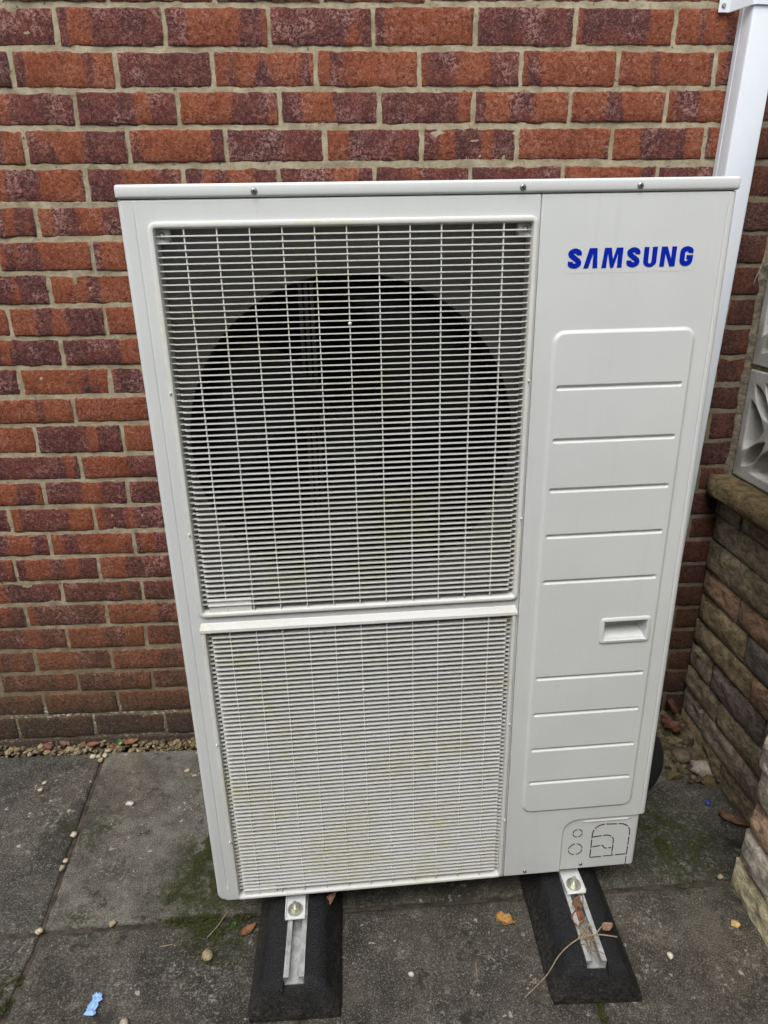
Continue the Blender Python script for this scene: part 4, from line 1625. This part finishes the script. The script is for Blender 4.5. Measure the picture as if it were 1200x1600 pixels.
leaf('dead_leaf', 1.038, -0.664, GZ, 0.044, 0.030, -0.55, (0.32, 0.17, 0.045), 'orange-brown curled leaf on the slab between the two rubber feet', 0.5, 2, lobes=2)
leaf('dead_leaf', 0.641, -0.640, 0.016, 0.052, 0.018, 0.9, (0.20, 0.11, 0.07), 'narrow brown leaf propped on the left rubber foot', 0.35, 5, tilt=(0.5, -0.5))
leaf('dead_leaf', 0.462, -0.655, GZ, 0.040, 0.018, 0.7, (0.20, 0.085, 0.035), 'rust-brown leaf under the lower left corner of the unit', 0.6, 7)
leaf('dead_leaf', 1.700, -0.418, GZ, 0.075, 0.030, -0.75, (0.13, 0.06, 0.03), 'dark brown folded leaf on the slab beside the stone pier', 0.9, 9)
leaf('dead_leaf', 1.672, -0.085, 0.012, 0.080, 0.050, 1.9, (0.10, 0.040, 0.022), 'large red-brown leaf lying on the corner gravel', 0.6, 11, lobes=3)
leaf('dead_leaf', 1.690, -0.030, 0.040, 0.075, 0.05, 1.4, (0.09, 0.036, 0.020), 'red-brown leaf leaning on the brick wall in the gravel corner', 0.5, 13, tilt=(0.7, 0))
leaf('dead_leaf', 1.680, -0.262, GZ + 0.003, 0.045, 0.025, 0.2, (0.24, 0.09, 0.04), 'small rusty leaf tucked under the mortar lump', 0.4, 15)
leaf('dead_leaf', 0.015, -0.020, -0.020, 0.045, 0.026, 0.2, (0.19, 0.075, 0.035), 'small orange leaf in the gravel strip by the weed', 0.5, 17)
leaf('dead_leaf', 0.265, -0.018, -0.018, 0.055, 0.028, -0.2, (0.15, 0.055, 0.035), 'reddish leaf in the gravel close to the left of the unit', 0.5, 19)
leaf('dead_leaf', -0.100, -0.020, -0.022, 0.040, 0.022, 0.1, (0.17, 0.07, 0.04), 'small rust leaf in the gravel strip behind the pebble cluster', 0.4, 23)
leaf('dead_leaf', 1.178, -0.725, 0.036, 0.045, 0.026, 1.2, (0.20, 0.085, 0.05), 'crumpled brown leaf lying inside the right steel channel', 0.8, 25)
leaf('dead_leaf', 1.190, -0.690, 0.036, 0.045, 0.022, 0.9, (0.17, 0.10, 0.055), 'dull brown leaf inside the right channel by the bracket', 0.8, 27)
leaf('dead_leaf', 1.232, -0.752, 0.042, 0.026, 0.018, 0.3, (0.30, 0.20, 0.12), 'pale dry leaf scrap beside the right steel channel', 0.8, 29)


def twig(name, pts, r0, r1, label, mat='wood', forks=(), cat='twig'):
    bm = bmesh.new()
    sp = smooth_path(pts, 6)
    n = len(sp)
    tube('', sp, [r0 + (r1 - r0) * i / (n - 1) for i in range(n)], None, None, 6, bm)
    for fk in forks:
        s2 = smooth_path(fk, 5)
        m_ = len(s2)
        tube('', s2, [r1 * 1.1 * (1 - 0.6 * i / (m_ - 1)) for i in range(m_)], None, None, 5, bm)
    bmesh.ops.recalc_face_normals(bm, faces=bm.faces)
    o = bmo(name, bm, mat, None, smooth=True)
    tag(o, label, cat)
    return o


ZP = 0.046
twig('dry_root', [(1.040, -0.835, GZ + 0.003), (1.085, -0.822, 0.010), (1.118, -0.800, 0.040), (1.160, -0.778, 0.050), (1.200, -0.772, 0.053), (1.245, -0.775, 0.047)], 0.0011, 0.0016,
     'long dry root trailing over the right rubber foot', forks=[[(1.160, -0.778, 0.050), (1.185, -0.752, 0.056), (1.190, -0.735, 0.060)], [(1.200, -0.772, 0.053), (1.218, -0.758, 0.058), (1.240, -0.752, 0.050)], [(1.185, -0.775, 0.052), (1.180, -0.795, 0.050), (1.190, -0.81, 0.048)]])
# fibrous clump of roots in the channel
bm = bmesh.new()
rt = random.Random(3)
for i in range(60):
    c = Vector((1.183 + rt.gauss(0, 0.007), -0.772 + rt.gauss(0, 0.018), 0.043 + rt.uniform(0, 0.012)))
    a = rt.uniform(0, 6.3)
    l_ = rt.uniform(0.005, 0.014)
    d = Vector((cos(a) * 0.6, sin(a), rt.uniform(-0.1, 0.4))) * l_
    tube('', [c - d, c + Vector((0, 0, 0.003)), c + d], [0.0006, 0.0010, 0.0004], None, None, 5, bm)
o = bmo('root_clump', bm, 'wood', None, smooth=True)
tag(o, 'tangled clump of pale dry roots caught in the right steel channel', 'debris')
twig('dry_twig', [(0.372, -0.668, GZ + 0.002), (0.392, -0.640, GZ + 0.004), (0.408, -0.610, GZ + 0.008)], 0.0014, 0.0010, 'short reddish twig by the lower left corner of the unit')
twig('dry_twig', [(0.272, -0.683, GZ + 0.0015), (0.300, -0.680, GZ + 0.002)], 0.0011, 0.0009, 'short pale straw on the front slab at left')
twig('dry_twig', [(0.952, -0.795, GZ + 0.0015), (0.955, -0.755, GZ + 0.002)], 0.0009, 0.0009, 'pale straw on the slab left of the right rubber foot')
twig('dry_stalk', [(1.722, -0.035, 1.300), (1.735, -0.045, 1.36), (1.765, -0.060, 1.42), (1.80, -0.07, 1.47)], 0.0012, 0.0018, 'dry pale stalks poking out beside the trunking near the screen blocks', forks=[[(1.735, -0.045, 1.345), (1.765, -0.058, 1.360), (1.80, -0.07, 1.378), (1.86, -0.08, 1.38)], [(1.728, -0.040, 1.32), (1.734, -0.045, 1.38), (1.730, -0.05, 1.44)]], cat='stalk')

# crumpled blue plastic scrap
v, f = [], []
n = 12
for j in range(n + 1):
    for i in range(n + 1):
        u, w = i / n - 0.5, j / n - 0.5
        p = Vector((u * 3.1, w * 3.1, 2.2))
        wid = 0.026 * (0.75 + 0.5 * noise.noise(Vector((w * 6, 1, 1))))
        x = u * wid + 0.006 * noise.noise(Vector((w * 7, 0, 4)))
        y = w * 0.044
        z = 0.006 + 0.006 * noise.noise(p * 1.4) + 0.004 * abs(noise.noise(p * 3.2))
        v.append((x, y, max(z, 0.0005)))
for j in range(n):
    for i in range(n):
        f.append((j * (n + 1) + i, j * (n + 1) + i + 1, (j + 1) * (n + 1) + i + 1, (j + 1) * (n + 1) + i))
o = pyd('plastic_scrap', v, f, 'bluefilm', None, True)
md = o.modifiers.new('thickness', 'SOLIDIFY'); md.thickness = 0.0006
o.location = (0.173, -0.803, GZ + 0.0004)
o.rotation_euler = (0, 0, -0.15)
tag(o, 'crumpled pale blue plastic scrap on the slab at lower left', 'litter')
o = pebble('plastic_chip', 1.664, -0.350, (0.007, 0.009, 0.005), (0.03, 0.07, 0.32), 'small dark blue plastic chip on the slab near the garden wall', 'litter', rough=0.4)

# ================================================================== WEEDS
def weed(x, y, z, n, size, label, seed):
    r = random.Random(seed)
    root = empty('weed', (x, y, z), label, 'weed')
    for i in range(n):
        a = r.uniform(0, 6.28)
        el = r.uniform(0.3, 1.2)
        l_ = size * r.uniform(0.6, 1.1)
        c = Vector((cos(a) * cos(el), sin(a) * cos(el), sin(el)))
        side = Vector((-sin(a), cos(a), 0))
        up = c.cross(side)
        v, f = [], []
        for k_ in range(6):
            t = k_ / 5
            w = size * 0.30 * sin(pi * min(1, t * 0.9 + 0.08)) * (0.25 + t)
            p = c * l_ * t + Vector((0, 0, -0.35 * l_ * t * t * cos(el)))
            v += [p - side * w, p + Vector((0, 0, -w * 0.3)), p + side * w]
        for k_ in range(5):
            for j in range(2):
                f.append((k_ * 3 + j, k_ * 3 + j + 1, k_ * 3 + 4 + j, k_ * 3 + 3 + j))
        o = pyd('leaf', v, f, 'green', root, True)
        o.color = (0.04 * r.uniform(0.7, 1.3), 0.115 * r.uniform(0.7, 1.3), 0.035, 1)


weed(-0.020, -0.022, -0.030, 16, 0.030, 'small green weed growing in the gravel strip by the wall', 4)
weed(0.428, -0.640, GZ, 9, 0.014, 'tiny green weed in the joint under the left corner of the unit', 8)
weed(1.625, -0.050, 0.0, 10, 0.040, 'yellow-green weed in the dark corner behind the unit', 9)

# ================================================================== MOSS
mv, mf, mc = [], [], []
rm = random.Random(21)


def tuft(x, y, z, s):
    col = rm.choice([(0.036, 0.046, 0.010), (0.052, 0.064, 0.014), (0.026, 0.032, 0.008), (0.075, 0.082, 0.020)])
    for q in range(4):
        a = rm.uniform(0, 6.28)
        l_ = s * rm.uniform(0.6, 1.3)
        w = s * 0.30
        b0 = len(mv)
        dx, dy = cos(a), sin(a)
        mv.extend([(x - dy * w, y + dx * w, z - 0.001), (x + dy * w, y - dx * w, z - 0.001), (x + dx * l_ * 0.8, y + dy * l_ * 0.8, z + l_ * 0.7)])
        mf.append((b0, b0 + 1, b0 + 2))
        mc.extend([col] * 3)


def moss_patch(cx, cy, rx, ry, n, s, seed, rot=0.0, thr=0.0):
    for i in range(n):
        u, w = rm.gauss(0, 0.45), rm.gauss(0, 0.45)
        x = cx + u * rx * cos(rot) - w * ry * sin(rot)
        y = cy + u * rx * sin(rot) + w * ry * cos(rot)
        if noise.noise(Vector((x * 28, y * 28, seed))) + 0.5 * noise.noise(Vector((x * 90, y * 90, seed))) < thr:
            continue
        tuft(x, y, GZ, s * rm.uniform(0.6, 1.2))


moss_patch(0.360, -0.49, 0.080, 0.17, 34000, 0.0050, 1, 0.15, -0.16)
moss_patch(0.315, -0.555, 0.09, 0.07, 9000, 0.0046, 11, 0.0, -0.02)
moss_patch(0.320, -0.600, 0.11, 0.03, 1600, 0.0036, 2, 0, 0.10)
moss_patch(0.010, -0.545, 0.025, 0.05, 500, 0.0036, 3, 0.0, 0.0)
moss_patch(-0.022, -0.28, 0.03, 0.12, 700, 0.0034, 4, 0.0, 0.12)
moss_patch(1.50, -0.465, 0.13, 0.12, 7000, 0.0036, 5, 0.0, 0.08)
moss_patch(-0.020, -0.770, 0.03, 0.05, 700, 0.0045, 6, 0.0, 0.0)
moss_patch(1.185, -0.880, 0.012, 0.06, 260, 0.004, 7, 0.0, -0.2)
for x in [i * 0.004 for i in range(0, 420)]:       # moss creeping along the cross joint
    if noise.noise(Vector((x * 9, 3, 3))) > -0.05:
        tuft(x, jy(x) + rm.uniform(-0.004, 0.004), GZ - 0.003, 0.0032)
o = pyd('moss', mv, mf, 'moss', None, False)
ca = o.data.color_attributes.new('tint', 'FLOAT_COLOR', 'POINT')
for i, c in enumerate(mc):
    ca.data[i].color = (*c, 1)
tag(o, 'dark green moss in patches on the slabs beside the unit', 'moss', kind='stuff')

# ------------------------------------------------------------------ renderer
scene.render.engine = 'CYCLES'
scene.cycles.max_bounces = 6
scene.cycles.diffuse_bounces = 4
